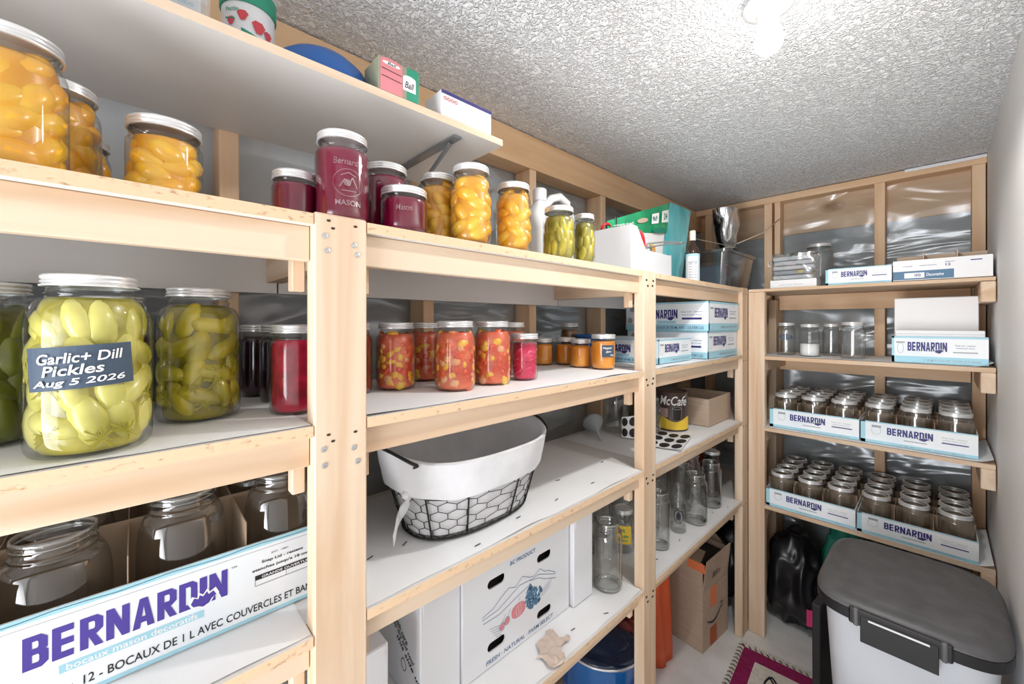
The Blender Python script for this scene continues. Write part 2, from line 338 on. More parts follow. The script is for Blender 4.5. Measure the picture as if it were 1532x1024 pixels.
# lamp: bare bulb in a keyless porcelain holder
lp = thing('ceiling_bulb', 'bare glowing white bulb in a porcelain holder on the stippled ceiling', 'light bulb', (-.283, 1.12, CEIL))
MB().lathe([(.055, -.008), (.055, -.018), (.035, -.026), (.024, -.032), (.022, -.062), (.0, -.062)], 28).build('lamp_holder', M['socket'], lp, True, world=False)
MB().lathe([(.012, -.05), (.014, -.062), (.026, -.078), (.031, -.095), (.029, -.112), (.018, -.125), (.001, -.129)], 28).build('bulb', M['bulb'], lp, True, world=False)
pl = bpy.data.lights.new('bulb_light', 'POINT'); pl.energy = 1.3; pl.shadow_soft_size = .035; pl.color = (1, .97, .93)
po = bpy.data.objects.new('bulb_light', pl); C.objects.link(po); po.location = (-.283, 1.12, CEIL - .150)
sl = bpy.data.lights.new('bulb_beam', 'SPOT'); sl.energy = 20; sl.shadow_soft_size = .03; sl.color = (1, .98, .95); sl.spot_size = math.radians(176); sl.spot_blend = .25
so = bpy.data.objects.new('bulb_beam', sl); C.objects.link(so); so.location = (-.283, 1.12, CEIL - .150)

# ------------------------------------------------------------------ storage racks
P1, P2, P3 = (.213, .302), (1.283, 1.372), (2.300, 2.387)
P0 = (-.72, -.631)
rack = thing('storage_rack', 'long pale pine shelving rack fixed along the left concrete wall', 'shelving', (-.93, .3, 0))
TH = .018
def screw(par, y, z, r=.0055, x=FX):
    o = MB().lathe([(r, 0), (r * .9, .0012), (r * .45, .0016), (r * .35, .0006)], 12)
    o.v = [(x + q[2] - .0002, y + q[0], z + q[1]) for q in o.v]; o.build('screw', M['steel'], par)
def nail(par, y, z, x=FX, r=.0022):
    o = MB().lathe([(r, 0), (r, .0006)], 8); o.v = [(x + q[2], y + q[0] * 1.6, z + q[1]) for q in o.v]; o.build('nail_hole', M['hole'], par)
posts = []
for (a, c_), top in ((P0, 1.83), (P1, 1.828), (P2, 1.828), (P3, 1.828)):
    p = MB().box(FX - .038, FX, a, c_, .001, top, bev=.003).build('post', M['wz'], rack); posts.append(p)
for z in (S1, S2 - .01, S4 + .01, S3 - .03):
    for y, dz in ((.232, -.022), (.233, -.045), (.279, -.034), (.288, -.052)): screw(posts[1], y + random.uniform(-.004, .004), z + dz - .008 + random.uniform(-.006, .006), .0052) if z != S3 - .03 else None
    for y, dz in ((.236, -.004), (.281, -.007), (.243, -.016)): nail(posts[1], y, z + dz - .004) if z != S3 - .03 else None
for z in (S1, S2, S3, S4):
    for y, dz in ((1.302, -.03), (1.350, -.03), (1.311, -.05), (1.345, -.048)): nail(posts[2], y, z + dz, r=.004)
    nail(posts[3], 2.32, z - .03, r=.003); nail(posts[3], 2.36, z - .03, r=.003)
bays = [(P0[1], P1[0]), (P1[1], P2[0]), (P2[1], P3[0])]
for z in (S1, S2, S3, S4):
    for bi, (a, c_) in enumerate(bays):
        e0 = a - (.0445 if bi else .05); e1 = c_ + (.0445 if bi < 2 else .5)
        m = MB()     # board notched round the posts
        xb, xf, xn = WX + .001, FX, FX - .039
        pts = [(xb, e0 + .0005), (xn, e0 + .0005), (xn, a + .001), (xf, a + .001), (xf, c_ - .001), (xn, c_ - .001), (xn, e1), (xb, e1)]
        m.prism(pts, z - TH, z, 0)
        for i, fc in enumerate(m.f):
            n_ = (Vector(m.v[fc[1]]) - Vector(m.v[fc[0]])).cross(Vector(m.v[fc[2]]) - Vector(m.v[fc[1]])).normalized()
            if abs(n_.z) < .5: m.mi[i] = 1
        m.build('shelf_board', [M['melamine'], M['particle']], rack)
        ah = {S1: .058, S2: .052, S3: .045, S4: .040}[z]
        MB().box(FX - .040, FX - .019, a + .001, c_ - .001, z - TH - ah, z - TH - .0005, bev=.0015).build('front_rail', M['wy'], rack)
        MB().box(WX + .001, WX + .036, e0 + .002, e1 - .002, z - TH - .089, z - TH - .0005).build('back_rail', M['wy'] if z != S1 else M['melamine'], rack)
        for s_, yy in ((1, a), (-1, c_)):
            y0, y1 = sorted((yy + .001 * s_, yy + .022 * s_))
            MB().box(FX - .066, FX - .0415, y0, y1, z - TH - ah - .05, z - TH - .0008, bev=.002).build('cleat', M['wz'], rack)
# cross bearers by each post
for z in (S1, S2, S3, S4):
    for (a, c_) in (P1, P2, P3):
        MB().box(WX + .037, FX - .067, a + .02, a + .056, z - TH - .064, z - TH - .001).build('bearer', M['wx'], rack)
# paper liners with curled front edges, stapled down
def liner(z, y0, y1, seed, bay, x1=FX - .006, staples=6, par=None):
    def f(u, v_):
        y = y0 + u * (y1 - y0); xe = x1 - .005 * abs(noise.noise(Vector((y * 6, seed, 0)))); x = (WX + .03) + v_ * (xe - WX - .03)
        lift = max(0, noise.noise(Vector((y * 5, seed, 7)))) * .006 * max(0, (v_ - .94) / .06)
        return (x, y, z + .0014 + .0006 * noise.noise(Vector((x * 8, y * 8, seed))) + lift)
    o = MB().grid(f, 60, 24); g = o.build('shelf_paper', M['liner'], rack, True)
    for k in range(staples):
        y = y0 + (k + .5) / staples * (y1 - y0) + random.uniform(-.04, .04); x = x1 - random.choice((.02, .05, .14)); an = random.uniform(-.6, .6)
        d = Vector((math.sin(an), math.cos(an), 0)) * .008; c0 = Vector((x, y, z + .0042))
        MB().tube([c0 - d, c0 + d], .0011, 5).build('staple', M['iron'], g)
liner(S2, P0[1] + .03, P1[0] - .002, 1, 0, staples=0); liner(S2, P1[1] + .002, P2[0] - .004, 2, 1, staples=0); liner(S2, P2[1] + .002, P3[0] - .15, 3, 2, staples=0)
liner(S3, P0[1] + .03, P1[0] - .002, 4, 0, staples=2); liner(S3, P1[1] + .002, P2[0] - .004, 5, 1, staples=8); liner(S3, P2[1] + .002, P3[0] - .01, 6, 2, staples=0)
liner(S4, P1[1] + .002, P2[0] - .004, 7, 1, staples=8); liner(S4, P2[1] + .002, P3[0] - .01, 8, 2, staples=5)

# back rack
br = thing('storage_rack', 'shorter pine shelving rack across the far end wall', 'shelving', (-.27, 2.62, 0))
MB().box(-.702 + .003, -.622, FY, FY + .038, .001, 1.806, bev=.003).build('post', M['wz'], br)
MB().box(-.699, -.662, FY + .0385, FY + .12, .001, 1.78, bev=.003).build('post', M['wz'], br)
MB().box(-.699, -.66, 2.76, 2.847, .001, 1.78, bev=.003).build('post', M['wz'], br)
for z in (BA, BB, BC, BD):
    m = MB(); xl = -.698; xr = RX - .004
    pts = [(-.621, FY), (xr, FY), (xr, BY - .002), (-.658, BY - .002), (-.658, 2.758), (-.621, 2.758)] if z != BA else [(-.697, FY + .0), (xr, FY), (xr, BY - .002), (-.697, BY - .002)]
    if z == BA:
        m.prism(pts, z + .002, z + .002 + TH - .004)
        z_ = z
    else: m.prism(pts, z - TH, z)
    m.build('shelf_board', [M['wx']], br)
    zt = z - TH - .0008 if z != BA else z - .0005
    MB().box(RX - .042, RX - .0035, FY - .004, BY - .03, zt - .080, zt, bev=.003).build('cleat', M['wy'], br)
    MB().box(-.655, .10, BY - .037, BY - .003, zt - .085, zt).build('back_rail', M['wxo'], br)
    if z != BA:
        MB().box(-.657, -.622, FY + .04, BY - .04, zt - .06, zt).build('cleat', M['wy'], br)
        def f(u, v_, z=z):
            x = -.655 + u * (RX - .008 + .655 + .0); y = FY + .004 + v_ * .40; c_ = max(0, (u - .93) / .07)
            return (x, y, z + .0015 + .018 * c_ * c_ + .0005 * noise.noise(Vector((x * 9, y * 9, z))))
        MB().grid(f, 50, 10).build('shelf_paper', M['liner'], br, True)
# wall shelf up high on steel brackets
us = thing('wall_shelf', 'high white melamine board shelf near the ceiling on steel brackets', 'shelf', (-.96, .3, 2.10))
ub = MB().box(WX + .001, -.77, -.85, .69, 2.100, 2.116, 0)
for i in (2, 3, 4): ub.mi[i] = 1
ub.build('shelf_board', [M['melamine'], M['wy']], us)
for y in (.56, -.5):
    bk = MB().box(WX + .002, -.80, y, y + .022, 2.094, 2.0993).box(WX + .001, WX + .006, y, y + .022, 1.90, 2.0935)
    bk.tube([(-.83, y + .011, 2.092), (WX + .008, y + .011, 1.93)], .006, 6).build('bracket', M['dkmetal'], us)

# ------------------------------------------------------------------ jars
_mc = {}
def cached(key, fn):
    if key not in _mc: _mc[key] = fn()
    return _mc[key]
def body_profile(R, H, rm, sh):
    z1 = H * sh; z2 = H - .030 if H > .1 else H - .022
    pr = [(R * .55, .004), (R * .80, .0), (R * .93, .002), (R * .985, .008), (R, .016), (R, .020), (R, z1 * .5), (R, z1 - .005), (R * .999, z1)]
    for k in range(1, 6):
        a = k / 5 * PI / 2; pr.append((rm * .97 + (R - rm * .97) * math.cos(a) ** .85 if k < 5 else rm * .97, z1 + (z2 - z1) * math.sin(a)))
    pr += [(rm * .95, z2 + .004), (rm * .985, z2 + .0055), (rm * .985, z2 + .0075), (rm * .93, z2 + .009), (rm * .93, H - .011), (rm * .97, H - .009), (rm * .92, H - .006), (rm * .95, H - .003), (rm * .92, H - .0005)]
    return pr
def glass_mesh(R, H, rm, sh, seg=36, m='glass', sq=0):
    def mk():
        pr = body_profile(R, H, rm, sh); b_ = MB(); rings = []
        for i, (r, z) in enumerate(pr):
            q = sq * max(0, min(1, (r - rm) / max(R - rm, .001) * 1.5))
            rings.append([(r * math.cos(t) * (1 + 0) / (max(abs(math.cos(t)), abs(math.sin(t))) ** (q * .45)), r * math.sin(t) / (max(abs(math.cos(t)), abs(math.sin(t))) ** (q * .45)), z) for t in [2 * PI * k / seg + .01 for k in range(seg)]])
        b_.loft(rings, (True, False)); return b_.mesh('glass', M[m], True)
    return cached(('g', R, H, rm, sh, seg, m, sq), mk)
def lid_mesh(rm, H, seg=36):
    def mk():
        r = rm * 1.03; z0 = H - .0155; g = .0011; pr = [(r - g, z0 - .0002), (r + g * 1.3, z0 + .0003), (r + g * 1.3, z0 + .0022), (r - g, z0 + .0028), (r - g, z0 + .0042), (r + g * .5, z0 + .0055), (r + g * .5, z0 + .0068), (r - g * .9, z0 + .0082), (r - g * .9, z0 + .0092), (r + g * .6, z0 + .0106), (r + g * .4, z0 + .0135), (r - g, z0 + .0152), (r * .86, z0 + .0156), (r * .85, z0 + .0146)]
        b_ = MB().lathe(pr, seg, caps=(False, False)); return b_.mesh('screw_band', M['lid'], 1.0)
    return cached(('b', rm, H), mk)
def disc_mesh(rm, H):
    def mk():
        r = rm * .88; b_ = MB().lathe([(r, H - .0035), (r, H - .0012), (r * .8, H - .0010), (r * .78, H - .0017), (.001, H - .0017)], 28, caps=(True, True)); return b_.mesh('lid_disc', M['lidtop'], .8)
    return cached(('d', rm, H), mk)
def core_mesh(R, H, rm, sh, fill, lvl=.93, k=.965):
    def mk():
        pr = [(max(r * k - .0004, .001), z + .0025) for r, z in body_profile(R, H, rm, sh) if z < (H - .02) * lvl]
        pr = [(.001, .006)] + pr + [(.001, pr[-1][1])]
        return MB().lathe(pr, 32, caps=(False, False)).mesh('contents', F[fill][0], True)
    return cached(('c', R, H, rm, sh, fill, lvl, k), mk)
def rotm(a, b_, c_): return (Matrix.Rotation(a, 3, 'Z') @ Matrix.Rotation(b_, 3, 'Y') @ Matrix.Rotation(c_, 3, 'X'))
def pieces(R, H, fill, seed):
    """list of (mesh name, MB) for the fruit against the glass"""
    rnd = random.Random(seed); out = []
    hz = H - .034
    if fill == 'peach':
        n = int(26 * (H / .17))
        for i in range(n):
            a = i * 2.399 + rnd.uniform(-.3, .3); z = .020 + (hz - .018) * (i + .5) / n; sc = R / .048
            rr = R * .985 - .0145 * sc if z < hz * .86 else R * .56
            rt = rotm(a, rnd.uniform(-.25, .25), rnd.uniform(.2, 2.9))
            out.append(('peach_slice', MB().ell((rr * math.cos(a), rr * math.sin(a), z), (.0160 * sc, .0165 * sc, .030 * sc), rt, 12, 9, -.009 * sc)))
    elif fill in ('pickle', 'paledill', 'darkdill'):
        big = R > .055; L_ = .036 if big else .030; rd = .0180 if big else .0125
        rows = max(2, round(hz / (L_ * 1.45))); per = int(2 * PI * (R - rd) / (rd * 1.55))
        for j in range(rows):
            for i in range(per):
                a = (i + .5 * j + rnd.uniform(-.2, .2)) / per * 2 * PI; z = .006 + L_ + (hz - 2 * L_ - .000) * (j / max(1, rows - 1)) + rnd.uniform(-.004, .004)
                s_ = rnd.uniform(.85, 1.08); r_ = rd * s_; rr = R * .992 - r_
                if z > hz * .72: rr *= .90
                tl = rnd.choice((rnd.uniform(-.45, .45), rnd.uniform(.9, 1.5), rnd.uniform(-1.5, -.9))) if big and rnd.random() < .55 else rnd.uniform(-.32, .32)
                rt = Matrix.Rotation(a, 3, 'Z') @ Matrix.Rotation(tl, 3, 'X')
                out.append(('pickle', MB().ell((rr * math.cos(a), rr * math.sin(a), z), (r_, r_ * (1 if big else 1.05), L_ * s_), rt, 10, 8, rnd.uniform(-.004, .001))))
    elif fill in ('salsa',):
        n = 84
        for i in range(n):
            a = i * 2.399 + rnd.uniform(-.3, .3); z = .012 + (hz - .010) * (i + .5) / n; r_ = rnd.uniform(.009, .0165); rr = R * .972 - r_ * .55
            if z > hz * .85: rr *= .88
            out.append(('tomato_chunk', MB().ell((rr * math.cos(a), rr * math.sin(a), z), (r_ * .55, r_ * rnd.uniform(.8, 1.4), r_ * rnd.uniform(.6, 1.2)), rotm(a, 0, rnd.uniform(0, 3)), 6, 4)))
    elif fill in ('pink', 'beet'):
        n = 26
        for i in range(n):
            a = i * 2.399; z = .016 + (hz - .024) * (i + .5) / n; rr = R * .80
            out.append(('beet_slice', MB().ell((rr * math.cos(a), rr * math.sin(a), z), (.004, .016, .0055), Matrix.Rotation(a, 3, 'Z') @ Matrix.Rotation(rnd.uniform(-.7, .7), 3, 'X'), 8, 6, .0)))
    return out
_pc = {}
GP = {}
def jar(name, label, x, y, z, R, H, rm, fill=None, group=None, lid=True, sh=.70, ps=False, m=None, rz=None, lvl=.93, sq=0, name_cat='jar', seed=None):
    R, H, rm = round(R, 4), round(H, 4), round(rm, 4)
    t = thing(name, label, name_cat, (x, y, z), 0 if rz is None else rz, group)
    link('glass', glass_mesh(R, H - .001, rm, sh, m=m or ('glass' if fill else 'glassd'), sq=sq), t)
    if lid:
        b_ = link('screw_band', lid_mesh(rm, H), t)
        if lid != 'band': link('lid_disc', disc_mesh(rm, H), b_)
    if not lid and name == 'glass_jar':
        g_ = rm * .94
        link('rim', cached(('r', rm, H), lambda: MB().lathe([(g_ - .0022, H - .006), (g_ + .0008, H - .0065), (g_ + .0014, H - .003), (g_, H), (g_ - .0020, H), (g_ - .0028, H - .003)], 32, caps=(False, False)).lathe([(g_, H - .013), (g_ + .0016, H - .0118), (g_, H - .0105)], 32, caps=(False, False)).mesh('rim', M['glassrim'], True)), t)
        link('thick_base', cached(('tb', R), lambda: MB().lathe([(R * .70, .003), (R * .95, .004), (R * .97, .010), (R * .80, .009), (R * .70, .003)], 32, caps=(False, False)).mesh('thick_base', M['glassrim'], True)), t)
    if fill:
        solid = not ps
        k = .965 if solid else {'peach': .84, 'salsa': .93, 'pink': .88, 'beet': .93}.get(fill, .84)
        c_ = link('contents', core_mesh(R, H, rm, sh, fill, lvl, k), t)
        if ps:
            key = (R, H, fill, seed or 0)
            if key not in _pc: _pc[key] = [(nm, mb.mesh(nm, F[fill][random.choice((1, 1, 2, 2, 3)) if fill == 'salsa' else 1], True)) for ii, (nm, mb) in enumerate(pieces(R, H, fill, (seed or 0) + 5))]
            for nm, me in _pc[key]:
                link(nm, me, c_)
    return t
def dill(t, R, H, seed):
    rnd = random.Random(seed); b_ = MB()
    for k in range(7):
        a = rnd.uniform(-1.4, 1.6); z = rnd.uniform(.02, .11) if k else .03
        for q in range(16):
            a1 = a + rnd.uniform(-.28, .28); z1 = z + rnd.uniform(-.016, .016); r = R * .968
            b_.tube([(r * math.cos(a), r * math.sin(a), z), (r * math.cos((a + a1) / 2 + .03), r * math.sin((a + a1) / 2 + .03), (z + z1) / 2), (r * math.cos(a1), r * math.sin(a1), z1)], .0007, 4)
    o = b_.build('dill_sprig', mat('dill_frond', (.42, .36, .01), .5), t, world=False); o['kind'] = 'stuff'
def facing(x, y, da=0): return math.atan2(-y, -x) + da
jz = dict(zt=0)
D_ = .0009
# -- top shelf
Z = S1 + D_
for lab, x, y, h_, R, rm, s_ in (
  ('large peach jar cut off by the left picture edge, front of its row', -.785, -.112, .172, .049, .043, 1),
  ('second peach jar in the row receding to the wall on the left', -.895, -.085, .170, .047, .041, 2),
  ('third peach jar, darker, in the row receding on the left', -1.015, -.088, .165, .046, .041, 3),
  ('last peach jar in the receding row, nearest the concrete wall', -1.108, -.078, .165, .044, .040, 4)):
    jar('mason_jar', lab, x, y, Z, R, h_, rm, 'peach', 'peach jars on the top shelf', ps=True, seed=s_)
jar('mason_jar', 'squat wide-mouthed peach jar standing alone left of the first post', -.820, .034, Z, .046, .124, .043, 'peach', 'peach jars on the top shelf', ps=True, seed=5, sh=.74)
jar('mason_jar', 'small dark berry jam jar behind another, left of the tall purple jar', -.895, .268, Z, .040, .120, .038, 'purple', 'berry jars on the top shelf', sh=.72)
jj = jar('mason_jar', 'small berry jam jar in front of its twin, left of the tall purple jar', -.805, .213, Z, .038, .090, .036, 'purple', 'berry jars on the top shelf', sh=.66)
pj = jar('mason_jar', 'tall magenta juice jar with embossed emblem standing above the first post', -.760, .281, Z, .047, .163, .0415, 'purple', 'berry jars on the top shelf', sh=.74, lvl=.90, sq=.10)
M['emboss'] = glass('embossed_glass', (.92, .66, .78), (.8, .5, .62), .30, 1.4)
e = Print(Cyl(.0475, facing(-.76, .281, .20), 0, .0012)); e.ring(0, .066, .024, .024, .0010)
e.text('Bernardin', -.024, .098, .048, .011, .01, .15); e.text('MASON', -.021, .026, .042, .010, .02)
e.disc(-.002, .066, .006, .006); e.stroke([(-.014, .058), (-.006, .072), (0, .06), (.006, .076), (.014, .058)], .002); e.stroke([(-.012, .078), (.0, .084), (.012, .078)], .0016); e.stroke([(-.010, .052), (.012, .052)], .0016)
e.put('embossed_emblem', M['emboss'], pj)
jar('mason_jar', 'purple berry jar behind and right of the tall magenta jar', -.845, .408, Z, .047, .165, .0425, 'purple', 'berry jars on the top shelf')
jw = jar('mason_jar', 'low wide purple jam jar just right of the first post', -.757, .405, Z, .047, .092, .044, 'purple', 'berry jars on the top shelf', sh=.66)
e = Print(Cyl(.0473, facing(-.757, .405), 0, .001)); e.text('Mason', -.015, .04, .03, .012, .01, .1); e.put('embossed_emblem', M['emboss'], jw)
jar('mason_jar', 'tiny dark jam jar seen in the gap behind the tall magenta jar', -.930, .322, Z, .034, .074, .030, 'dark', 'berry jars on the top shelf', sh=.6)
for lab, x, y, h_, R, rm, s_ in (
  ('peach jar behind and left of the tallest middle peach jar', -.822, .528, .168, .0435, .039, 6),
  ('tallest peach jar overhanging the shelf edge right of the purple jars', -.740, .565, .176, .0475, .040, 7),
  ('peach jar immediately left of the pickle jars on the top shelf', -.742, .702, .168, .045, .0395, 8),
  ('peach jar whose lid shows behind the one left of the pickles', -.860, .81, .225, .048, .0395, 9)):
    jar('mason_jar', lab, x, y, Z, R, h_, rm, 'peach', 'peach jars on the top shelf', ps=True, seed=s_)
jar('mason_jar', 'pickle jar, the wider of two on the top shelf', -.752, .892, Z, .0465, .150, .040, 'pickle', 'pickle jars on the top shelf', ps=True, seed=10)
jar('mason_jar', 'narrow pickle jar beside the white bin on the top shelf', -.752, 1.012, Z, .0335, .152, .029, 'pickle', 'pickle jars on the top shelf', ps=True, seed=11)

# -- second shelf
Z = S2 + .0032
def slate(t, R, a, lines, wd, ht, zc, tilt=0, sy=None):
    fr = Cyl(R, a, zc, .0009, tilt)
    pl_ = Print(fr).rect(-wd / 2, wd / 2, -ht / 2, ht / 2, 1, 14).put('label', M['chalk'], t, 'dark slate-coloured label with white handwriting')
    tx = Print(fr); n = len(lines)
    for i, (s_, u0, v0, w_, h_) in enumerate(lines): tx.text(s_, u0 * wd, v0 * ht, w_ * wd, h_ * ht, .016, .22, 3, rot=.02)
    tx.put('lettering', M['white'], pl_)
dj = jar('pickle_jar', 'big pale pickle jar with a dark handwritten label, at the left', -.775, -.042, Z, .0605, .228, .0445, 'paledill', 'large dill pickle jars', sh=.70, ps=True, seed=12, sq=.08, lvl=.95)
slate(dj, .0618, facing(-.775, -.042, -.19), [('Garlic+ Dill', -.36, .10, .76, .24), ('Pickles', -.32, -.18, .54, .24), ('Aug 5 2026', -.42, -.46, .82, .20)], .100, .052, .113, .066)
dill(dj, .0605, .228, 4)
j2 = jar('pickle_jar', 'big darker green pickle jar standing behind the labelled one', -.896, .083, Z, .060, .226, .044, 'pickle', 'large dill pickle jars', sh=.70, ps=True, seed=13, sq=.08, lvl=.95)
dill(j2, .060, .226, 9)
jar('pickle_jar', 'dark pickle jar at the left picture edge behind the labelled one', -.905, -.155, Z, .058, .222, .044, 'darkdill', 'large dill pickle jars', sh=.70, ps=True, seed=14, sq=.08)
jar('mason_jar', 'shadowed large jar by the wall behind the two big pickle jars', -1.06, -.03, Z, .055, .215, .042, 'dark', 'dark jars at the back of the second shelf', sh=.72)
jar('mason_jar', 'shadowed large jar at the far left back of the second shelf', -1.07, -.20, Z, .055, .215, .042, 'dark', 'dark jars at the back of the second shelf', sh=.72)
jar('mason_jar', 'blackish preserve jar at the back, left of the red jar', -1.085, .215, Z, .043, .162, .039, 'dark', 'dark jars at the back of the second shelf')
jar('mason_jar', 'blackish preserve jar between the dark back jar and the red jar', -.985, .235, Z, .043, .162, .039, 'dark', 'dark jars at the back of the second shelf')
jar('mason_jar', 'crimson beet jar half hidden by the first post', -.838, .222, Z, .0435, .163, .040, 'beet', 'beet jars', ps=True, seed=15)
jar('mason_jar', 'dark red jar peeking out right behind the first post', -.955, .375, Z, .0455, .166, .041, 'rust', 'tomato jars on the second shelf')
for lab, x, y, h_, R, rm, s_ in (
  ('first fully visible tomato salsa jar from the first post', -.953, .487, .167, .0495, .042, 16),
  ('tomato salsa jar set back between the two front salsa jars', -1.035, .625, .167, .048, .042, 17),
  ('front salsa jar nearest the shelf edge, pinkish orange', -.838, .590, .171, .0515, .0435, 18),
  ('salsa jar with yellow pieces left of the pink jar', -.848, .722, .171, .0515, .0435, 19)):
    jar('mason_jar', lab, x, y, Z, R, h_, rm, 'salsa', 'tomato jars on the second shelf', ps=True, seed=s_)
jar('mason_jar', 'salsa jar hidden behind the pink jar, only its lid showing', -.965, .905, Z, .046, .168, .0405, 'salsa', 'tomato jars on the second shelf')
jar('mason_jar', 'straight-sided bright pink pickled onion jar', -.842, .842, Z, .0395, .135, .0385, 'pink', None, sh=.83, ps=True, seed=20)
for lab, x, y, h_, R, rm in (
  ('small orange jam jar just right of the pink jar', -1.085, 1.190, .105, .039, .036),
  ('small orange jam jar second from the pink jar', -1.035, 1.272, .107, .0425, .039),
  ('round orange jam jar left of the labelled jam jar', -.930, 1.232, .105, .0425, .036)):
    jar('jam_jar', lab, x, y, Z, R, h_, rm, 'jam', 'orange jam jars', sh=.64)
jl = jar('jam_jar', 'orange jam jar with a dark handwritten label beside the second post', -.838, 1.243, Z, .0435, .125, .0415, 'jam', 'orange jam jars', sh=.78)
slate(jl, .0438, facing(-.838, 1.243, .42), [('Pepper', -.42, .12, .7, .22), ('Jam', -.22, -.18, .4, .22), ('Aug', .12, -.44, .3, .18)], .046, .042, .066)
jar('mason_jar', 'brown preserve jar with tarnished lid behind the orange jam jars', -1.105, 1.385, Z, .040, .165, .036, 'brown', None)
bx = thing('tin_lid', 'blue-rimmed lid leaning behind the labelled orange jam jar', 'lid', (-.985, 1.375, Z))
MB().lathe([(.001, .118), (.066, .118), (.068, .116), (.068, .110), (.066, .109)], 28).lathe([(.058, 0), (.062, .108), (.001, .108)], 28).build('lid_body', M['blued'], bx, .8, world=False)

# ------------------------------------------------------------------ printed cartons
def wordmark(p, u0, v0, wd, ht, word='BERNARDIN', k=2):
    W = {'I': .42, 'N': 1.08, 'A': 1.08}; gap = .13; tot = sum(W.get(c, 1) for c in word) + gap * (len(word) - 1); x = 0; st = .36; th = .21
    cnt = [0]
    def q4(*pts): cnt[0] += 1; p.poly([(u0 + (x + a) / tot * wd, v0 + b_ * ht) for a, b_ in pts], k + cnt[0] % 9 * .07)
    def bowl(y0, y1, w=1.0):
        o = [(st * .9, y1), (w - .26, y1), (w, y1 - .13), (w, y0 + .13), (w - .26, y0), (st * .9, y0)]
        i = [(st * .9, y1 - th * .85), (w - .40, y1 - th * .85), (w - st, y1 - th - .02), (w - st, y0 + th + .02), (w - .40, y0 + th * .85), (st * .9, y0 + th * .85)]
        for j in range(5): q4(o[j], o[j + 1], i[j + 1], i[j])
    for c in word:
        w = W.get(c, 1)
        if c in 'BERDIN': q4((0, 0), (st if c != 'I' else w, 0), (st if c != 'I' else w, 1), (0, 1))
        if c == 'E':
            for y in (0, .40, .80): q4((st, y), (w - .12, y), (w - .12, y + .20), (st, y + .20))
        if c == 'B': bowl(.43, 1, .97); bowl(0, .60, 1)
        if c == 'R': bowl(.40, 1); q4((st * .9, .42), (st * .9 + .30, .46), (w + .02, 0), (w - .36, 0))
        if c == 'D': bowl(0, 1)
        if c == 'N': q4((w - st, 0), (w, 0), (w, 1), (w - st, 1)); q4((0, 1), (st, 1), (w, 0), (w - st, 0))
        if c == 'A': q4((0, 0), (.36, 0), (w / 2 + .06, 1), (w / 2 - .20, 1)); q4((w - .36, 0), (w, 0), (w / 2 + .20, 1), (w / 2 - .06, 1)); q4((.28, .18), (w - .28, .18), (w - .32, .38), (.32, .38))
        x += w + gap
def logo(p, q, u0, v0, wd, ht, par_ink=None):
    """heavy condensed wordmark with the small map-shaped badge near its end"""
    wordmark(p, u0, v0, wd, ht)
    bu, bv = u0 + wd * .80, v0 - ht * .02
    pts = [(-.10, .02), (-.075, .16), (-.04, .10), (-.03, .2), (0, .13), (.03, .24), (.045, .14), (.085, .2), (.11, .06), (.07, .0), (.05, -.10), (.0, -.16), (-.04, -.10), (-.08, -.08)]
    q.poly([(bu + a * wd * 1.15, bv + b_ * ht * 1.5) for a, b_ in pts], 3)
    p.poly([(bu + a * wd, bv + b_ * ht * 1.25) for a, b_ in pts], 4)
def micro(p, u0, v0, wd, n=3, h=.004, gap=.0065, txt=('Snap Lid - restent', 'etanches jusqu\'a 18 mois', 'GRANDE OUVERTURE')):
    for i in range(n): p.text(txt[i % len(txt)], u0 + .05 * wd * (i % 2), v0 - i * gap, wd * (1 - .1 * (i % 2)), h, .01)
def panel(par, O, U, Lg, H, big=False, kind=0):
    fr = Face(O, U, (0, 0, 1))
    bl = Print(fr); ink = Print(fr); wh = Print(fr); gy = Print(fr)
    if kind == 0:      # low tray front
        bl.rect(0, Lg, 0, H * .14, 1); bl.rect(0, Lg * .045, 0, H, 1); bl.rect(0, Lg, H * .95, H, 1)
        logo(ink, wh, Lg * .25, H * .47, Lg * .40, H * .32)
        gy.ring(Lg * .15, H * .60, Lg * .045, H * .18, .001); gy.rect(Lg * .105, Lg * .195, H * .74, H * .84); gy.rect(Lg * .40, Lg * .60, H * .29, H * .33)
        micro(gy, Lg * .72, H * .66, Lg * .2, 2, H * .06, H * .10); ink.rect(Lg * .72, Lg * .93, H * .44, H * .49); gy.text('12 - 500 ML MASON JARS / BOCAUX MASON', Lg * .30, H * .03, Lg * .6, H * .07, .005)
    elif kind == 1:    # taller carton, teal foot
        bl.rect(0, Lg, 0, H * .25, 1); bl.rect(0, Lg, H * .93, H, 1); bl.rect(0, Lg * .03, 0, H, 1)
        logo(ink, wh, Lg * .18, H * .45, Lg * .42, H * .34)
        gy.ring(Lg * .10, H * .55, Lg * .035, H * .2, .0012); gy.rect(Lg * .05, Lg * .15, H * .74, H * .80)
        micro(ink, Lg * .68, H * .66, Lg * .2, 2, H * .05, H * .09); gy.rect(Lg * .66, Lg * .9, H * .42, H * .46)
        gy.text('12 - 500 ML BOCAUX AVEC COUVERCLES ET BANDES', Lg * .35, H * .07, Lg * .58, H * .09, .005)
    a = bl.put('printed_band', M['ltblue'], par); wh.put('badge_outline', M['white'], par)
    ink.put('lettering', M['navy'], par); gy.put('small_print', M['grey'], par)['kind'] = 'stuff'
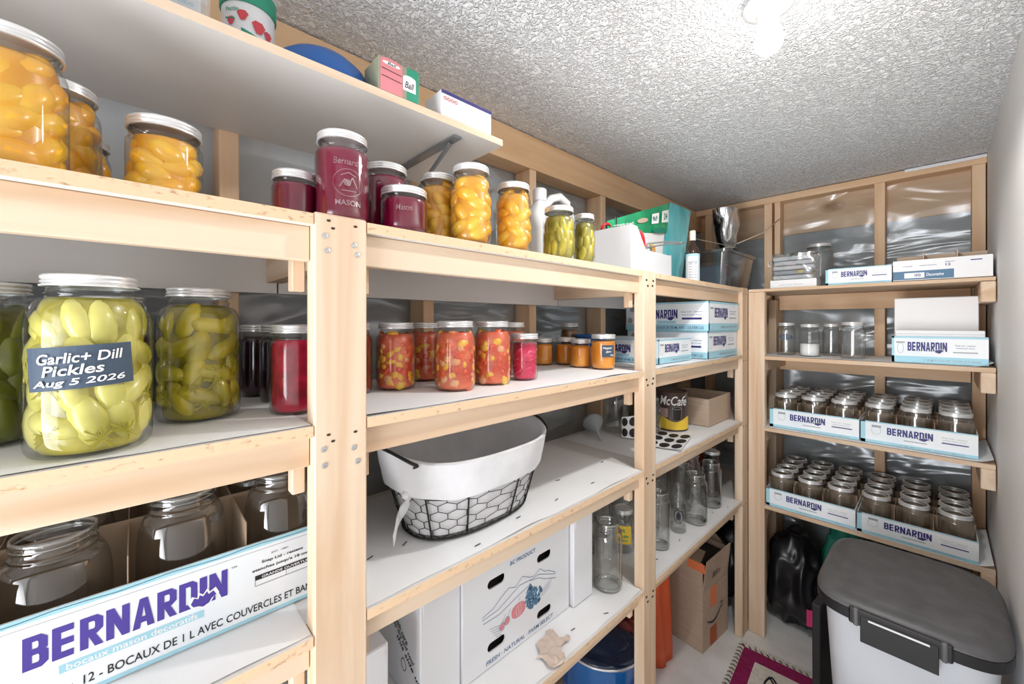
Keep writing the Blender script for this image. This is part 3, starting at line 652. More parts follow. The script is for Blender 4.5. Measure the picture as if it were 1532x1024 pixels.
def tray(label, x0, x1, y0, y1, z, H, facex=False, group=None, kind=0, flaps=False, wall=M['tray'], name='jar_carton', base=None):
    t = thing(name, label, 'carton', ((x0 + x1) / 2, (y0 + y1) / 2, z), 0, group)
    hx, hy = (x1 - x0) / 2, (y1 - y0) / 2; w_ = .003
    m = MB().box(-hx, hx, -hy, hy, 0, w_).box(-hx, hx, -hy, -hy + w_, w_, H).box(-hx, hx, hy - w_, hy, w_, H).box(-hx, -hx + w_, -hy + w_, hy - w_, w_, H).box(hx - w_, hx, -hy + w_, hy - w_, w_, H)
    m.build('tray_body', wall, t, world=False)
    if facex: panel(t, (hx, -hy, 0), (0, 1, 0), 2 * hy, H, kind=kind)
    else: panel(t, (-hx, -hy, 0), (1, 0, 0), 2 * hx, H, kind=kind)
    return t
def dividers(t, x0, x1, y0, y1, h, nx, ny):
    hx, hy = (x1 - x0) / 2 - .004, (y1 - y0) / 2 - .004
    for i in range(1, nx): MB().box(-hx + 2 * hx * i / nx - .001, -hx + 2 * hx * i / nx + .001, -hy, hy, .004, h).build('divider', M['kraftd'], t, world=False)
    for j in range(1, ny): MB().box(-hx, hx, -hy + 2 * hy * j / ny - .001, -hy + 2 * hy * j / ny + .001, .004, h * .98).build('divider', M['kraftd'], t, world=False)
ORD = ['first', 'second', 'third', 'fourth']
def jar_tray(x0, x1, y0, y1, z, H, shelf, side, lid, h_=.168):
    t = tray('printed white tray of twelve jars, %s tray on the %s' % (side, shelf), x0, x1, y0, y1, z, H, group='jar trays on the far rack')
    dividers(t, x0, x1, y0, y1, h_ * .74, 3, 4)
    px, py = (x1 - x0) / 3, (y1 - y0) / 4; R = min(px, py) / 2 - .0022
    for i in range(3):
        for j in range(4):
            jar('mason_jar', 'empty jar, %s column, %s row back, %s tray, %s' % (ORD[i], ORD[j], side, shelf),
                x0 + (i + .5) * px, y0 + (j + .5) * py, z + .0038, R, h_, R * .94, None, 'empty jars in trays on the %s' % shelf, lid='band', sh=.78)
            if not lid:
                pass
jar_tray(-.608, -.252, 2.425, 2.842, BC + .0035, .096, 'third shelf of the far rack', 'left', True)
jar_tray(-.246, .106, 2.425, 2.842, BC + .0035, .096, 'third shelf of the far rack', 'right', True)
jar_tray(-.617, -.262, 2.396, 2.812, BD + .0035, .090, 'lowest shelf of the far rack', 'left', False)
jar_tray(-.256, .106, 2.396, 2.812, BD + .0035, .088, 'lowest shelf of the far rack', 'right', False)
# second far shelf: jars and carton
Z = BB + .0035
for i, (lab, x, y, R, h_) in enumerate((
  ('empty jar with a black hexagonal label, leftmost on its shelf', -.560, 2.535, .041, .170),
  ('empty jar with silver band and white paper inside, second on that shelf', -.452, 2.505, .042, .163),
  ('narrow empty jar set back between two wider ones', -.385, 2.64, .036, .165),
  ('wide frosted-looking empty jar right beside the blue-edged carton', -.283, 2.500, .047, .174))):
    t = jar('mason_jar', lab, x, y, Z, R, h_, R * .9, 'white' if i == 1 else None, 'empty jars on the far rack second shelf', lid=True, sh=.74, lvl=.55)
    if i == 0:
        Print(Cyl(R, facing(x, y), .095, .001)).poly([(-.030, 0), (-.022, .012), (0, .016), (.022, .012), (.030, 0), (.022, -.012), (0, -.016), (-.022, -.012)], 1).put('label', M['chalk'], t, 'dark hexagonal blank label')
t = tray('blue-edged printed carton holding white boxes on the far rack second shelf', -.142, .132, 2.415, 2.72, Z, .112, kind=1)
wbx = thing('white_box', 'low white box at the front inside the blue-edged carton', 'box', (-.004, 2.46, Z + .004)); MB().box(-.128, .128, -.035, .035, 0, .134, bev=.002).build('box_body', M['whitep'], wbx, world=False); MB().box(-.126, .126, -.0365, -.035, .118, .119).build('lid_seam', M['grey'], wbx, world=False)
wbx = thing('white_box', 'tall plain white panel box rising behind the low one in the carton', 'box', (-.014, 2.56, Z + .004)); MB().box(-.126, .126, -.03, .03, 0, .275, bev=.002).build('box_body', M['whitep'], wbx, world=False); MB().box(-.127, .127, -.031, .031, .2755, .2765).build('box_lid', M['whitep'], wbx, world=False)
# top of far rack
ZA = BA + .0165
tray('flat printed jar tray in the middle of the far rack top', -.372, -.142, 2.41, 2.66, ZA, .078)
t = thing('divided_box', 'white box with blue stripe and brown card dividers on the far rack top', 'box', (.002, 2.53, ZA))
MB().box(-.139, .14, -.13, -.127, 0, .088).box(-.139, .14, .127, .13, 0, .088).box(-.139, -.136, -.127, .127, 0, .088).box(.137, .14, -.127, .127, 0, .088).box(-.139, .14, -.13, .13, -.0, .003).build('box_body', M['whitep'], t, world=False)
for i in range(2): MB().box(-.048 + i * .095, -.045 + i * .095, -.12, .12, .004, .118).build('divider', M['kraft'], t, world=False)
MB().box(-.13, .13, -.055, -.052, .004, .112).build('divider', M['kraft'], t, world=False)
fr = Face((-.139, -.13, 0), (1, 0, 0), (0, 0, 1))
Print(fr).rect(.0, .178, .006, .042).put('blue_stripe', M['slateblue'], t); Print(fr).rect(.035, .095, .012, .034, 2).put('white_label', M['white'], t)
p = Print(fr); p.text('12', .155, .056, .014, .010, .02); p.text('CLEAR', .03, .060, .03, .005, 0); p.text('WIDE MOUTH', .08, .060, .05, .005, 0); p.text('MASON', .155, .070, .025, .004, .01); p.rect(.222, .252, .070, .074)
for k in range(7): p.rect(.066 + k * .0028, .0675 + k * .0028, .017, .030, 3)
p.put('lettering', M['navy'], t); p = Print(fr); p.text('Decorative', .1, .018, .05, .012, .01, .2); p.put('lettering', M['white'], t)
t = thing('white_box', 'small white box under the clear packet at the corner of the far rack top', 'box', (-.505, 2.46, ZA)); MB().box(-.098, .098, -.05, .05, 0, .042, bev=.002).build('box_body', M['whitep'], t, world=False)
p = Print(Face((-.098, -.05, 0), (1, 0, 0), (0, 0, 1))); p.text('canning labels', .04, .012, .1, .008, 0); p.put('lettering', M['grey'], t)
t = thing('clear_packet', 'clear plastic packet of folded white paper on the small white box', 'packet', (-.505, 2.46, ZA + .0425))
for k in range(5): MB().box(-.088 + .004 * (k % 2), .086 - .005 * ((k + 1) % 3), -.040, .040, .003 + k * .024, .022 + k * .024, bev=.004).build('paper_bundle', M['whitep'] if k != 1 else M['greyp'], t, world=False)
MB().box(.02, .04, -.0408, -.040, .030, .044).build('yellow_tag', M['yellow'], t, world=False)
MB().grid(lambda u, v_: (-.094 + .188 * u, -.046 - .004 * math.sin(v_ * 9 + u * 5), .001 + .13 * v_), 16, 16).grid(lambda u, v_: (-.094 + .188 * u, -.046 + .092 * v_, .131 + .006 * math.sin(u * 11 + v_ * 6)), 16, 10).build('wrap', M['packet'], t, True, world=False)
MB().tube([(-.096, -.04, .09), (-.106, -.045, .100), (-.108, -.048, .08), (-.098, -.045, .07)], .003, 6).build('tie', M['whitep'], t, True, world=False)
jar('mason_jar', 'large clear jar with a white lid behind the clear packet', -.440, 2.66, ZA, .062, .24, .052, None, None, sh=.78)

# cartons on second shelf, right bay of left rack
Z2 = S2 + .0045
def carton(label, x0, x1, y0, y1, z, H, prints):
    t = thing('jar_carton', label, 'carton', ((x0 + x1) / 2, (y0 + y1) / 2, z), 0, 'printed cartons on the second shelf'); hx, hy = (x1 - x0) / 2, (y1 - y0) / 2
    MB().box(-hx, hx, -hy, hy, 0, H, bev=.002).build('carton_body', M['tray'], t, world=False)
    panel(t, (hx, -hy, 0), (0, 1, 0), 2 * hy, H, kind=1)
    fr = Face((-hx, -hy, 0), (1, 0, 0), (0, 0, 1)); Lg = 2 * hx; bl = Print(fr); ink = Print(fr); wh = Print(fr); gy = Print(fr)
    bl.rect(0, Lg, 0, H * .22); bl.rect(0, Lg, H * .94, H); bl.rect(Lg * .42, Lg * .64, H * .24, H * .34)
    logo(ink, wh, Lg * .26, H * .42, Lg * .40, H * .32); micro(ink, Lg * .70, H * .62, Lg * .24, 2, H * .05, H * .1); ink.rect(Lg * .71, Lg * .93, H * .38, H * .45)
    ink.text('12 BOCAUX DE 500 ML AVEC COUVERCLES', Lg * .35, H * .05, Lg * .6, H * .10, .005)
    br_ = Print(fr)
    for u, v_ in ((.06, .35), (.09, .78), (.17, .25)): gy.disc(Lg * u, H * v_, Lg * .035, H * .11)
    br_.rect(Lg * .19, Lg * .25, H * .35, H * .72, 2); br_.put('jar_picture', M['kraft'], t)
    bl.put('printed_band', M['ltblue'], t); wh.put('badge_outline', M['white'], t); ink.put('lettering', M['navy'], t); gy.put('small_print', M['grey'], t)['kind'] = 'stuff'; return t
carton('short printed carton standing in front of the two-high carton stack behind the second post', -1.12, -.762, 1.51, 1.82, Z2, .098, 0)
carton('lower printed carton of the two-high stack', -1.13, -.722, 1.90, 2.285, Z2, .128, 0)
carton('upper printed carton on top of the stack', -1.13, -.712, 1.885, 2.280, Z2 + .1285, .135, 0)

# ------------------------------------------------------------------ lower left: carton of large jars
x0, x1, y0, y1 = -1.115, -.806, -.32, .34
Z = S3 + .0045
t = thing('jar_carton', 'long white carton with purple wordmark in the lower left, full of large empty jars', 'carton', ((x0 + x1) / 2, (y0 + y1) / 2, Z))
hx, hy = (x1 - x0) / 2, (y1 - y0) / 2; H = .130; w_ = .003
MB().box(-hx, hx, -hy, hy, 0, w_).box(-hx, hx, -hy, -hy + w_, w_, H).box(-hx, hx, hy - w_, hy, w_, H).box(-hx, -hx + w_, -hy + w_, hy - w_, w_, H).box(hx - w_, hx, -hy + w_, hy - w_, w_, H).build('tray_body', M['tray'], t, world=False)
fr = Face((hx, -hy, 0), (0, 1, 0), (0, 0, 1)); LG = 2 * hy
Y = lambda y: y + .32                      # position along the carton from its near end
bl = Print(fr); ink = Print(fr); wh = Print(fr); bk = Print(fr); lb = Print(fr)
wordmark(ink, Y(-.106), .060, .217, .043)
pts = [(-.10, .02), (-.075, .16), (-.04, .10), (-.03, .2), (0, .13), (.03, .24), (.045, .14), (.085, .2), (.11, .06), (.07, .0), (.05, -.10), (.0, -.16), (-.04, -.10), (-.08, -.08)]
wh.poly([(Y(.079) + a * .19, .066 + b_ * .075) for a, b_ in pts], 3); ink.poly([(Y(.079) + a * .155, .0655 + b_ * .056) for a, b_ in pts], 4)
bl.rect(Y(-.0747), Y(.080), .0395, .051, 1); wh.text('bocaux mason decoratifs', Y(-.068), .0410, .140, .0090, .012)
bk.text('12 - BOCAUX DE 1 L AVEC COUVERCLES ET BANDES', Y(-.052), .013, .315, .0125, .010)
bk.stroke([(Y(-.075), .008), (Y(-.062), .020)], .0012)
bk.text('Snap Lid - restent', Y(.160), .0905, .066, .0065, .022); bk.text("etanches jusqu'a 18 mois", Y(.146), .0795, .095, .0065, .022)
bk.rect(Y(.150), Y(.252), .0655, .0735, 2); wh.text('GRANDE OUVERTURE', Y(.160), .0673, .080, .0043, .012, 0, 4)
bk.stroke([(Y(.1503), .066), (Y(.1503), .056), (Y(.252), .056)], .0007); bk.stroke([(Y(.198), .066), (Y(.198), .056)], .0006); bk.text('EST. 1881', Y(.175), .1035, .026, .003, 0)
bk.text('TM', Y(.116), .100, .008, .003, 0)
bl.rect(0, LG, .122, H, 1); bl.rect(0, LG, .0, .006, 1); bk.stroke([(k * .03, .1262 + .0015 * math.sin(k * 1.7)) for k in range(22)], .0007); bk.stroke([(0, .1165), (LG, .1165)], .0004)
bl.put('printed_band', M['ltblue'], t); ink.put('wordmark', M['purpleink'], t, 'heavy purple block-letter wordmark'); wh.put('white_print', M['white'], t); bk.put('lettering', M['black'], t)
MB().box(-hx + .004, hx - .004, -hy + .004, hy - .004, .0032, .0045).build('base_pad', M['kraftd'], t, world=False)
MB().box(.0145, .0165, -hy + .004, hy - .004, .005, .175).build('divider', M['kraftd'], t, world=False)
MB().box(-hx + .004, -hx + .006, -hy + .004, hy - .004, .005, .20).build('divider', M['kraftd'], t, world=False)
for yy in (.133, -.013, -.154): MB().box(-hx + .007, .0140, yy - .0060, yy - .0045, .005, .17).box(.0170, hx - .004, yy - .0060, yy - .0045, .005, .17).build('divider', M['kraftd'], t, world=False)
for i, (xx, yy, lab) in enumerate((
  (-.872, .205, 'large empty jar in the carton beside the first post, front row'), (-.880, .060, 'large empty jar in the carton, second from the first post, front row'),
  (-.880, -.085, 'large empty jar in the carton, third from the first post, front row'), (-.880, -.222, 'large empty jar in the carton at the left picture edge'),
  (-1.022, .200, 'large empty jar in the carton back row, nearest the post'), (-1.022, .060, 'large empty jar in the carton back row, second from the post'),
  (-1.022, -.085, 'large empty jar in the carton back row, third from the post'), (-1.022, -.222, 'large empty jar in the carton back row, farthest left'))):
    hh = .224 if i in (0, 1, 4, 5) else .205
    jar('glass_jar', lab, xx, yy, Z + .004, .060, hh, .046, None, 'large empty jars in the lower left carton', lid=False, sh=.58, sq=.12)

# ------------------------------------------------------------------ wire basket
bk_ = thing('wire_basket', 'oval black wire basket with a white cloth liner, on the third shelf', 'basket', (-.882, .664, S3 + .004), .05)
A0, B0, A1, B1, HB = .183, .108, .239, .155, .185   # bottom / top half-axes (y, x)
def oval(th, v_, inset=0):
    a = A0 + (A1 - A0) * v_ - inset; b_ = B0 + (B1 - B0) * v_ - inset
    dip = 1 + .10 * abs(math.sin(th)) ** 6   # ends sit higher than the middle
    ex = .8
    cx_, sy_ = math.cos(th), math.sin(th)
    return (b_ * math.copysign(abs(cx_) ** ex, cx_), a * math.copysign(abs(sy_) ** ex, sy_), HB * v_ * (dip if v_ > .5 else 1) + .004)
def loop(v_, r, n=56, ins=0): return MB().tube([oval(2 * PI * k / n, v_, ins) for k in range(n)], r, 7, True)
loop(0, .0028).build('base_ring', M['iron'], bk_, True, world=False); loop(1, .0028).build('rim', M['iron'], bk_, True, world=False); loop(.55, .0013).build('middle_ring', M['iron'], bk_, True, world=False)
for k in range(10):
    th = 2 * PI * (k + .35) / 10; MB().tube([oval(th, 0), oval(th, .5), oval(th, 1)], .0024, 6).build('rib', M['iron'], bk_, True, world=False)
hexm = MB(); nc, nr = 44, 5; hstep = 1.0 / (nr * 1.5 + .5) * .62
def hp(i, v_): return oval(2 * PI * i / nc, v_)
for r_ in range(nr):
    v0 = r_ * hstep * 1.5 * 1.0; o_ = r_ % 2
    for i in range(0, nc, 2):
        c_ = i + o_; va, vb, vc = v0 + .01, v0 + hstep * .5 + .01, v0 + hstep * 1.5 + .01
        hexm.tube([hp(c_ - 1, vb), hp(c_, va), hp(c_ + 1, vb)], .0009, 4); hexm.tube([hp(c_ + 1, vb), hp(c_ + 1, vc)], .0013, 4)
ob = hexm.build('chicken_wire', M['iron'], bk_, True, world=False); ob['kind'] = 'stuff'
fl_ = MB()
for k in range(-5, 6):
    fl_.tube([(-.1 * math.sqrt(max(0, 1 - (k / 5.6) ** 2)), k * .033, .003), (.1 * math.sqrt(max(0, 1 - (k / 5.6) ** 2)), k * .033, .003)], .0009, 4)
o = fl_.build('base_wires', M['iron'], bk_, world=False); o['kind'] = 'stuff'
def lin_out(u, v_):
    th = 2 * PI * u; top = 1.03; hem = .58 + .05 * noise.noise(Vector((math.cos(th) * 2, math.sin(th) * 2, 1)))
    p_ = oval(th, hem + (top - hem) * v_, -.0052 - .003 * noise.noise(Vector((math.cos(th) * 5, math.sin(th) * 5, v_ * 2))) - .006 * (1 - v_)); return p_
def lin_in(u, v_):
    th = 2 * PI * u; return oval(th, .04 + .99 * v_, .006 + .004 * noise.noise(Vector((math.cos(th) * 4, math.sin(th) * 4, v_ * 3))))
lm = MB().grid(lin_out, 96, 12).grid(lin_in, 96, 14)
lm.loft([[oval(2 * PI * k / 48, 1.03, -.0052) for k in range(48)], [oval(2 * PI * k / 48, 1.055, .0) for k in range(48)], [oval(2 * PI * k / 48, 1.03, .006) for k in range(48)]], (False, False))
lm.loft([[oval(2 * PI * k / 48, .04, .006) for k in range(48)], [(p_[0] * .3, p_[1] * .3, .010) for p_ in [oval(2 * PI * k / 48, .04, .006) for k in range(48)]]], (False, True))
lin = lm.build('cloth_liner', M['cloth'], bk_, True, world=False, label='folded-over white cotton liner')
for sg in (-1, 1):
    pts = []
    for k in range(11):
        th = sg * PI / 2 + (k - 5) * .105; q = oval(th, 1.0, -.011); pts.append((q[0], q[1], q[2] + .002 + .012 * math.cos((k - 5) / 5 * PI / 2)))
    MB().tube(pts, .0036, 7).build('handle', M['iron'], bk_, True, world=False)
    q = pts[-1] if sg < 0 else pts[0]; th = sg * PI / 2 + sg * -5 * .105 * -1
    MB().tube([pts[-1] if sg < 0 else pts[0], oval(sg * PI / 2 - sg * -.52 if sg < 0 else PI / 2 - .52, .55, -.010)], .0034, 6).build('handle_post', M['iron'], bk_, True, world=False)
for k in range(2):     # the knotted tie at the near end
    MB().grid(lambda u, v_: (.045 + .022 * u + .006 * math.sin(v_ * 7 + k), -A1 + .022 - .040 * v_ * (1 if k else .6) - .01 * u, .120 - .045 * v_ - .035 * k * v_ + .01 * math.sin(u * 5)), 4, 8).build('tie', M['cloth'], lin, True, world=False)
MB().ell((.05, -A1 + .020, .122), (.012, .014, .010)).build('knot', M['cloth'], lin, True, world=False)

# ------------------------------------------------------------------ things on the third shelf
ZT = S3 + .0045
t = thing('funnel', 'grey plastic funnel lying on its side near the second post', 'funnel', (-1.035, 1.49, ZT + .047), 0)
fm = MB().lathe([(.047, .070), (.049, .069), (.045, .062), (.014, .012), (.009, .004), (.005, -.052), (.003, -.052), (.007, .005), (.012, .014), (.043, .064)], 28, caps=(False, False))
R_ = Matrix.Rotation(2.35, 3, 'Z') @ Matrix.Rotation(PI / 2 + .52, 3, 'Y') ; R_ = Matrix.Rotation(2.5, 3, 'Z') @ Matrix.Rotation(1.15, 3, 'Y')
fm.v = [tuple(R_ @ Vector(q)) for q in fm.v]; mn = min(q[2] for q in fm.v); fm.v = [(a, b_, c_ - mn - .047) for a, b_, c_ in fm.v]; fm.build('funnel_body', M['greyp'], t, True, world=False)
jb = jar('glass_jar', 'large shadowed glass jar behind the curled sticker sheet', -1.05, 1.665, ZT, .062, .20, .046, None, None, sh=.7)
def stickers(par, f, nu, nv):
    for i in range(nu):
        for j in range(nv):
            m_ = MB(); ring = []
            for k in range(14): ring.append(f((i + .5 + .42 * math.cos(2 * PI * k / 14)) / nu, (j + .5 + .40 * math.sin(2 * PI * k / 14)) / nv, .0012))
            m_.add(ring, [tuple(range(14))]); m_.build('oval_label', M['black'], par, world=False)
def curl(u, v_, e=0): 
    a = -1.9 + 2.0 * u; r = .042 + .03 * u + e
    return (r * math.cos(a) + .0, r * math.sin(a), .004 + v_ * .088 + .02 * u * v_)
t = thing('sticker_sheet', 'curled sheet of black oval labels standing against the large jar', 'labels', (-.965, 1.615, ZT), .35)
MB().grid(lambda u, v_: curl(u, v_), 14, 8).build('backing_sheet', M['white'], t, True, world=False); stickers(t, curl, 3, 2)
t = thing('sticker_sheet', 'flat sheet of black oval labels in front of the coffee tin', 'labels', (-.795, 1.675, ZT), .22)
flat = lambda u, v_, e=0: (-.072 + .144 * u, -.125 + .25 * v_, .003 + .012 * abs(u - .5) + e)
MB().grid(lambda u, v_: flat(u, v_), 8, 8).build('backing_sheet', M['white'], t, True, world=False); stickers(t, flat, 3, 3)
# coffee tin
cy = thing('coffee_tin', 'brown and yellow printed coffee tin behind the second post', 'tin', (-.888, 1.905, ZT))
MB().lathe([(.070, 0), (.071, .003), (.069, .006), (.069, .176), (.071, .18), (.066, .182), (.064, .176), (.001, .176)], 36).build('tin_body', mat('dark_brown_print', (.085, .05, .04), .35), cy, .7, world=False)
a = facing(-.888, 1.905, .0); cfr = Cyl(.0692, a, 0, .0009)
p = Print(cfr)
for k in range(24):
    u0 = -.1 + k * .0083; p.poly([(u0, .006), (u0 + .0083, .006), (u0 + .0083, .055 + .012 * math.sin((k + 1) * .35)), (u0, .055 + .012 * math.sin(k * .35))], 1)
p.put('yellow_band', M['yellow'], cy)
p = Print(cfr); p.text('McCafe', -.060, .120, .128, .044, .016, .25, 3); p.stroke([(.056, .158), (.064, .168)], .003); p.put('lettering', M['white'], cy)
p = Print(cfr); p.rect(.0, .040, .050, .108, 2, 6); p.disc(.020, .108, .020, .006, 3); p.put('cup_picture', mat('coffee_cup_print', (.025, .015, .012), .3), cy)
p = Print(cfr); p.ring(.020, .108, .020, .006, .0022, 4); p.stroke([(.0, .108), (.003, .050), (.037, .050), (.040, .108)], .0015, 4); p.put('cup_outline', M['grey'], cy)
p = Print(cfr); p.rect(-.058, -.020, .062, .104, 2, 5); p.put('printed_panel', mat('dusty_pink_print', (.45, .30, .27), .5), cy)
jar('glass_jar', 'narrow clear bottle-like jar between the second post and the coffee tin', -.905, 1.745, ZT, .034, .165, .026, None, None, lid=False, sh=.6)
cb = thing('cardboard_box', 'open brown cardboard box of jar lids on the third shelf', 'box', (-.885, 2.19, ZT)); hx, hy = .115, .148
MB().box(-hx, hx, -hy, hy, 0, .003).box(-hx, hx, -hy, -hy + .004, .003, .134).box(-hx, hx, hy - .004, hy, .003, .134).box(-hx, -hx + .004, -hy + .004, hy - .004, .003, .134).box(hx - .004, hx, -hy + .004, hy - .004, .003, .134).build('box_body', M['kraft'], cb, world=False)
for k in range(6):
    for q, (xx, yy) in enumerate(((-.05, -.07), (.052, -.075), (-.02, .05))):
        if q == 0 or k < 5:
            o = MB().lathe([(.044, 0), (.046, .001), (.046, .014), (.044, .017), (.038, .0172), (.037, .016)], 28, caps=(False, False)).build('screw_band', M['lid'], None, 1.0)
            o.location = (-.885 + xx, 2.19 + yy, ZT + .004 + k * .0178)
            retag(o, 'silver screw band, %s from bottom of the %s stack in the open cardboard box' % (['first', 'second', 'third', 'fourth', 'fifth', 'sixth'][k], ['near rear', 'near front', 'far'][q]), 'jar lid', 'screw bands in the cardboard box')

# ------------------------------------------------------------------ fourth shelf
Z4 = S4 + .0045
def white_carton(label, x1, dx, y0, y1, h, cat='box'):
    t = thing('white_carton', label, cat, (x1 - dx / 2, (y0 + y1) / 2, Z4)); return t, dx / 2, (y1 - y0) / 2
t, hx, hy = white_carton('white produce box printed with mountains, pumpkin and grapes', -.825, .30, .604, 1.028, .275)
W0 = .604
class Hole: pass
# front wall built round the four hand holes
def hb(y, z): return (y - W0 - hy, z - Z4)
HO = [(.717, .940), (.910, .932), (.717, .771), (.910, .763)]
hw, hh = .032, .0125
zs = sorted({0, .275}); frn = MB(); ylist = [-hy]; 
cols = sorted([(hb(*h_)[0] - hw, hb(*h_)[0] + hw) for h_ in HO[:2]]); 
# columns: full-height strips between and beside the hole columns
xf = hx; th_ = .004
edges = [-hy, cols[0][0], cols[0][1], cols[1][0], cols[1][1], hy]
for i in (0, 2, 4): frn.box(xf - th_, xf, edges[i], edges[i + 1], 0, .275)
for c_i, (top, bot) in enumerate(((HO[0], HO[2]), (HO[1], HO[3]))):
    a, c_ = cols[c_i]; zt, zb = hb(*top)[1], hb(*bot)[1]
    frn.box(xf - th_, xf, a, c_, 0, zb - hh).box(xf - th_, xf, a, c_, zb + hh, zt - hh).box(xf - th_, xf, a, c_, zt + hh, .275)
    for zc in (zb, zt):   # rounded corners of the hole
        for sy in (-1, 1):
            for sz in (-1, 1):
                yc, zz = (a + c_) / 2 + sy * (hw - hh), zc
                arc = [(yc + sy * hh * math.sin(q * PI / 12), zz + sz * hh * math.cos(q * PI / 12)) for q in range(7)]
                poly = [((a + c_) / 2 + sy * hw, zz + sz * hh)] + arc
                n_ = len(poly); frn.add([(xf - th_, q[0], q[1]) for q in poly] + [(xf, q[0], q[1]) for q in poly], [tuple(range(n_)), tuple(range(2 * n_ - 1, n_ - 1, -1))] + [(i, (i + 1) % n_, n_ + (i + 1) % n_, n_ + i) for i in range(n_)])
frn.build('front_wall', M['whitebox'], t, world=False)
MB().box(-hx, hx - .0045, -hy, -hy + .004, 0, .275).box(-hx, hx - .0045, hy - .004, hy, 0, .275).box(-hx, -hx + .004, -hy, hy, 0, .275).box(-hx, hx - .0045, -hy, hy, 0, .004).box(-hx, hx - .0045, -hy, hy, .271, .275).build('box_body', M['whitebox'], t, world=False)
MB().box(-hx + .03, hx - .03, -hy + .02, hy - .02, .006, .26).build('inner_block', mat('near_black_block', (.05, .04, .035), .9), t, world=False)  # near-black block set inside the box, behind the hand holes
fr = Face((hx, -W0 - hy, -Z4), (0, 1, 0), (0, 0, 1)); fr.O = Vector((hx, -W0 - hy, -Z4))
fr = Face((hx, 0, 0), (0, 1, 0), (0, 0, 1)); ff = lambda y, z: hb(y, z)
ink = Print(fr); u, v_ = ff(.767, .961); ink.text('BC PRODUCT', u, v_, .104, .0115, .018, .1, 2)
u, v_ = ff(.680, .7290); ink.text('FRESH \u00b7 NATURAL \u00b7 FARM SELECT', u, v_, .270, .0115, .014, .1, 2)
mpt = lambda a, b_: ff(a, b_)
RIDGES = [[(.666, .864), (.706, .872), (.733, .888), (.762, .902), (.788, .892), (.815, .911), (.846, .895), (.865, .891), (.89, .902), (.911, .885), (.925, .882), (.962, .861)],
 [(.666, .857), (.722, .86), (.767, .876), (.803, .89), (.852, .886), (.885, .887), (.96, .857)], [(.67, .846), (.728, .845), (.785, .86), (.839, .872)], [(.846, .884), (.885, .877), (.911, .862), (.964, .843)]]
for ln in RIDGES: ink.stroke([mpt(*q) for q in ln], .0013)
for k in range(5): ink.stroke([mpt(.690 + .006 * k, .822 - .008 * k), mpt(.712 + .006 * k, .818 - .008 * k), mpt(.735 - .002 * k, .812 - .006 * k)], .0009)
for k in range(4): ink.stroke([mpt(.895, .815 + .006 * k), mpt(.935 + .004 * k, .828 + .008 * k)], .0009)
for q, w2 in ((mpt(.737, .806), .010), (mpt(.756, .813), .010)): ink.ring(q[0], q[1], w2, .0110, .0008); ink.stroke([(q[0], q[1] + .009), (q[0] + .012, q[1] + .028)], .0009)
ink.put('line_drawing', M['slateblue'], t)
rp = Print(fr); g = mpt(.800, .822)
for du, r1, r2 in ((-.018, .010, .016), (-.010, .012, .020), (.0, .012, .021), (.010, .012, .020), (.018, .010, .016)): rp.disc(g[0] + du, g[1], r1, r2, 2)
for (a, b_) in ((.737, .806), (.756, .813)): q = mpt(a, b_); rp.disc(q[0], q[1], .0085, .0095, 2)
rp.put('pumpkin_print', M['pink'], t)
wp = Print(fr)
for du in (-.012, .0, .012): wp.stroke([(g[0] + du * .5, g[1] + .017), (g[0] + du, g[1]), (g[0] + du * .5, g[1] - .017)], .001, 4)
wp.ring(g[0], g[1], .031, .025, .001, 4); wp.put('print_highlight', M['white'], t)
gp = Print(fr); rnd = random.Random(3); g2 = mpt(.863, .832)
for k in range(95):
    a = rnd.uniform(0, 2 * PI); r_ = math.sqrt(rnd.random()) * .031; gp.disc(g2[0] + r_ * math.cos(a) * 1.1, g2[1] + r_ * math.sin(a), .0052, .0052, 2, 8)
gp.poly([(g2[0] - .034, g2[1] + .020), (g2[0] - .016, g2[1] + .046), (g2[0] - .004, g2[1] + .030)]); gp.put('grape_print', M['slateblue'], t)
gl_ = Print(fr)
for k in range(12): a = rnd.uniform(0, 2 * PI); r_ = math.sqrt(rnd.random()) * .026; gl_.disc(g2[0] + r_ * math.cos(a), g2[1] + r_ * math.sin(a), .0022, .0022, 5, 8)
gl_.stroke([(g[0], g[1] + .024), (g[0] + .004, g[1] + .036)], .002, 3); gl_.put('grape_highlight', M['ltblue'], t)
def plain(label, x1, dx, y0, y1, h, slot=True):
    t, hx, hy = white_carton(label, x1, dx, y0, y1, h)
    MB().box(-hx, hx, -hy, hy, 0, h, bev=.002).build('box_body', M['whitebox'], t, world=False)
    MB().box(-hx + .01, hx + .0012, -hy + .008, hy - .008, h - .030, h - .002).build('lid_flap', M['whitebox'], t, world=False)
    return t, hx, hy
t, hx, hy = plain('plain white box left of the produce box, with grey writing on its side', -.832, .28, .487, .601, .262)
p = Print(Face((-hx, -hy, 0), (1, 0, 0), (0, 0, 1)))
for k, s_ in enumerate(('Handle with care', 'keep dry and cool', 'this side up')): p.text(s_, .10 + .03 * k, .19 - k * .035, .13, .018, .02, .2, 2, -.5)
p.ring(.20, .075, .012, .014, .002); p.put('lettering', M['black'], t)
plain('plain white box with rounded flap peeking right of the first post', -.818, .20, .310, .400, .232)
plain('narrow white box right of the produce box, beside the clear jars', -.810, .26, 1.036, 1.137, .285)
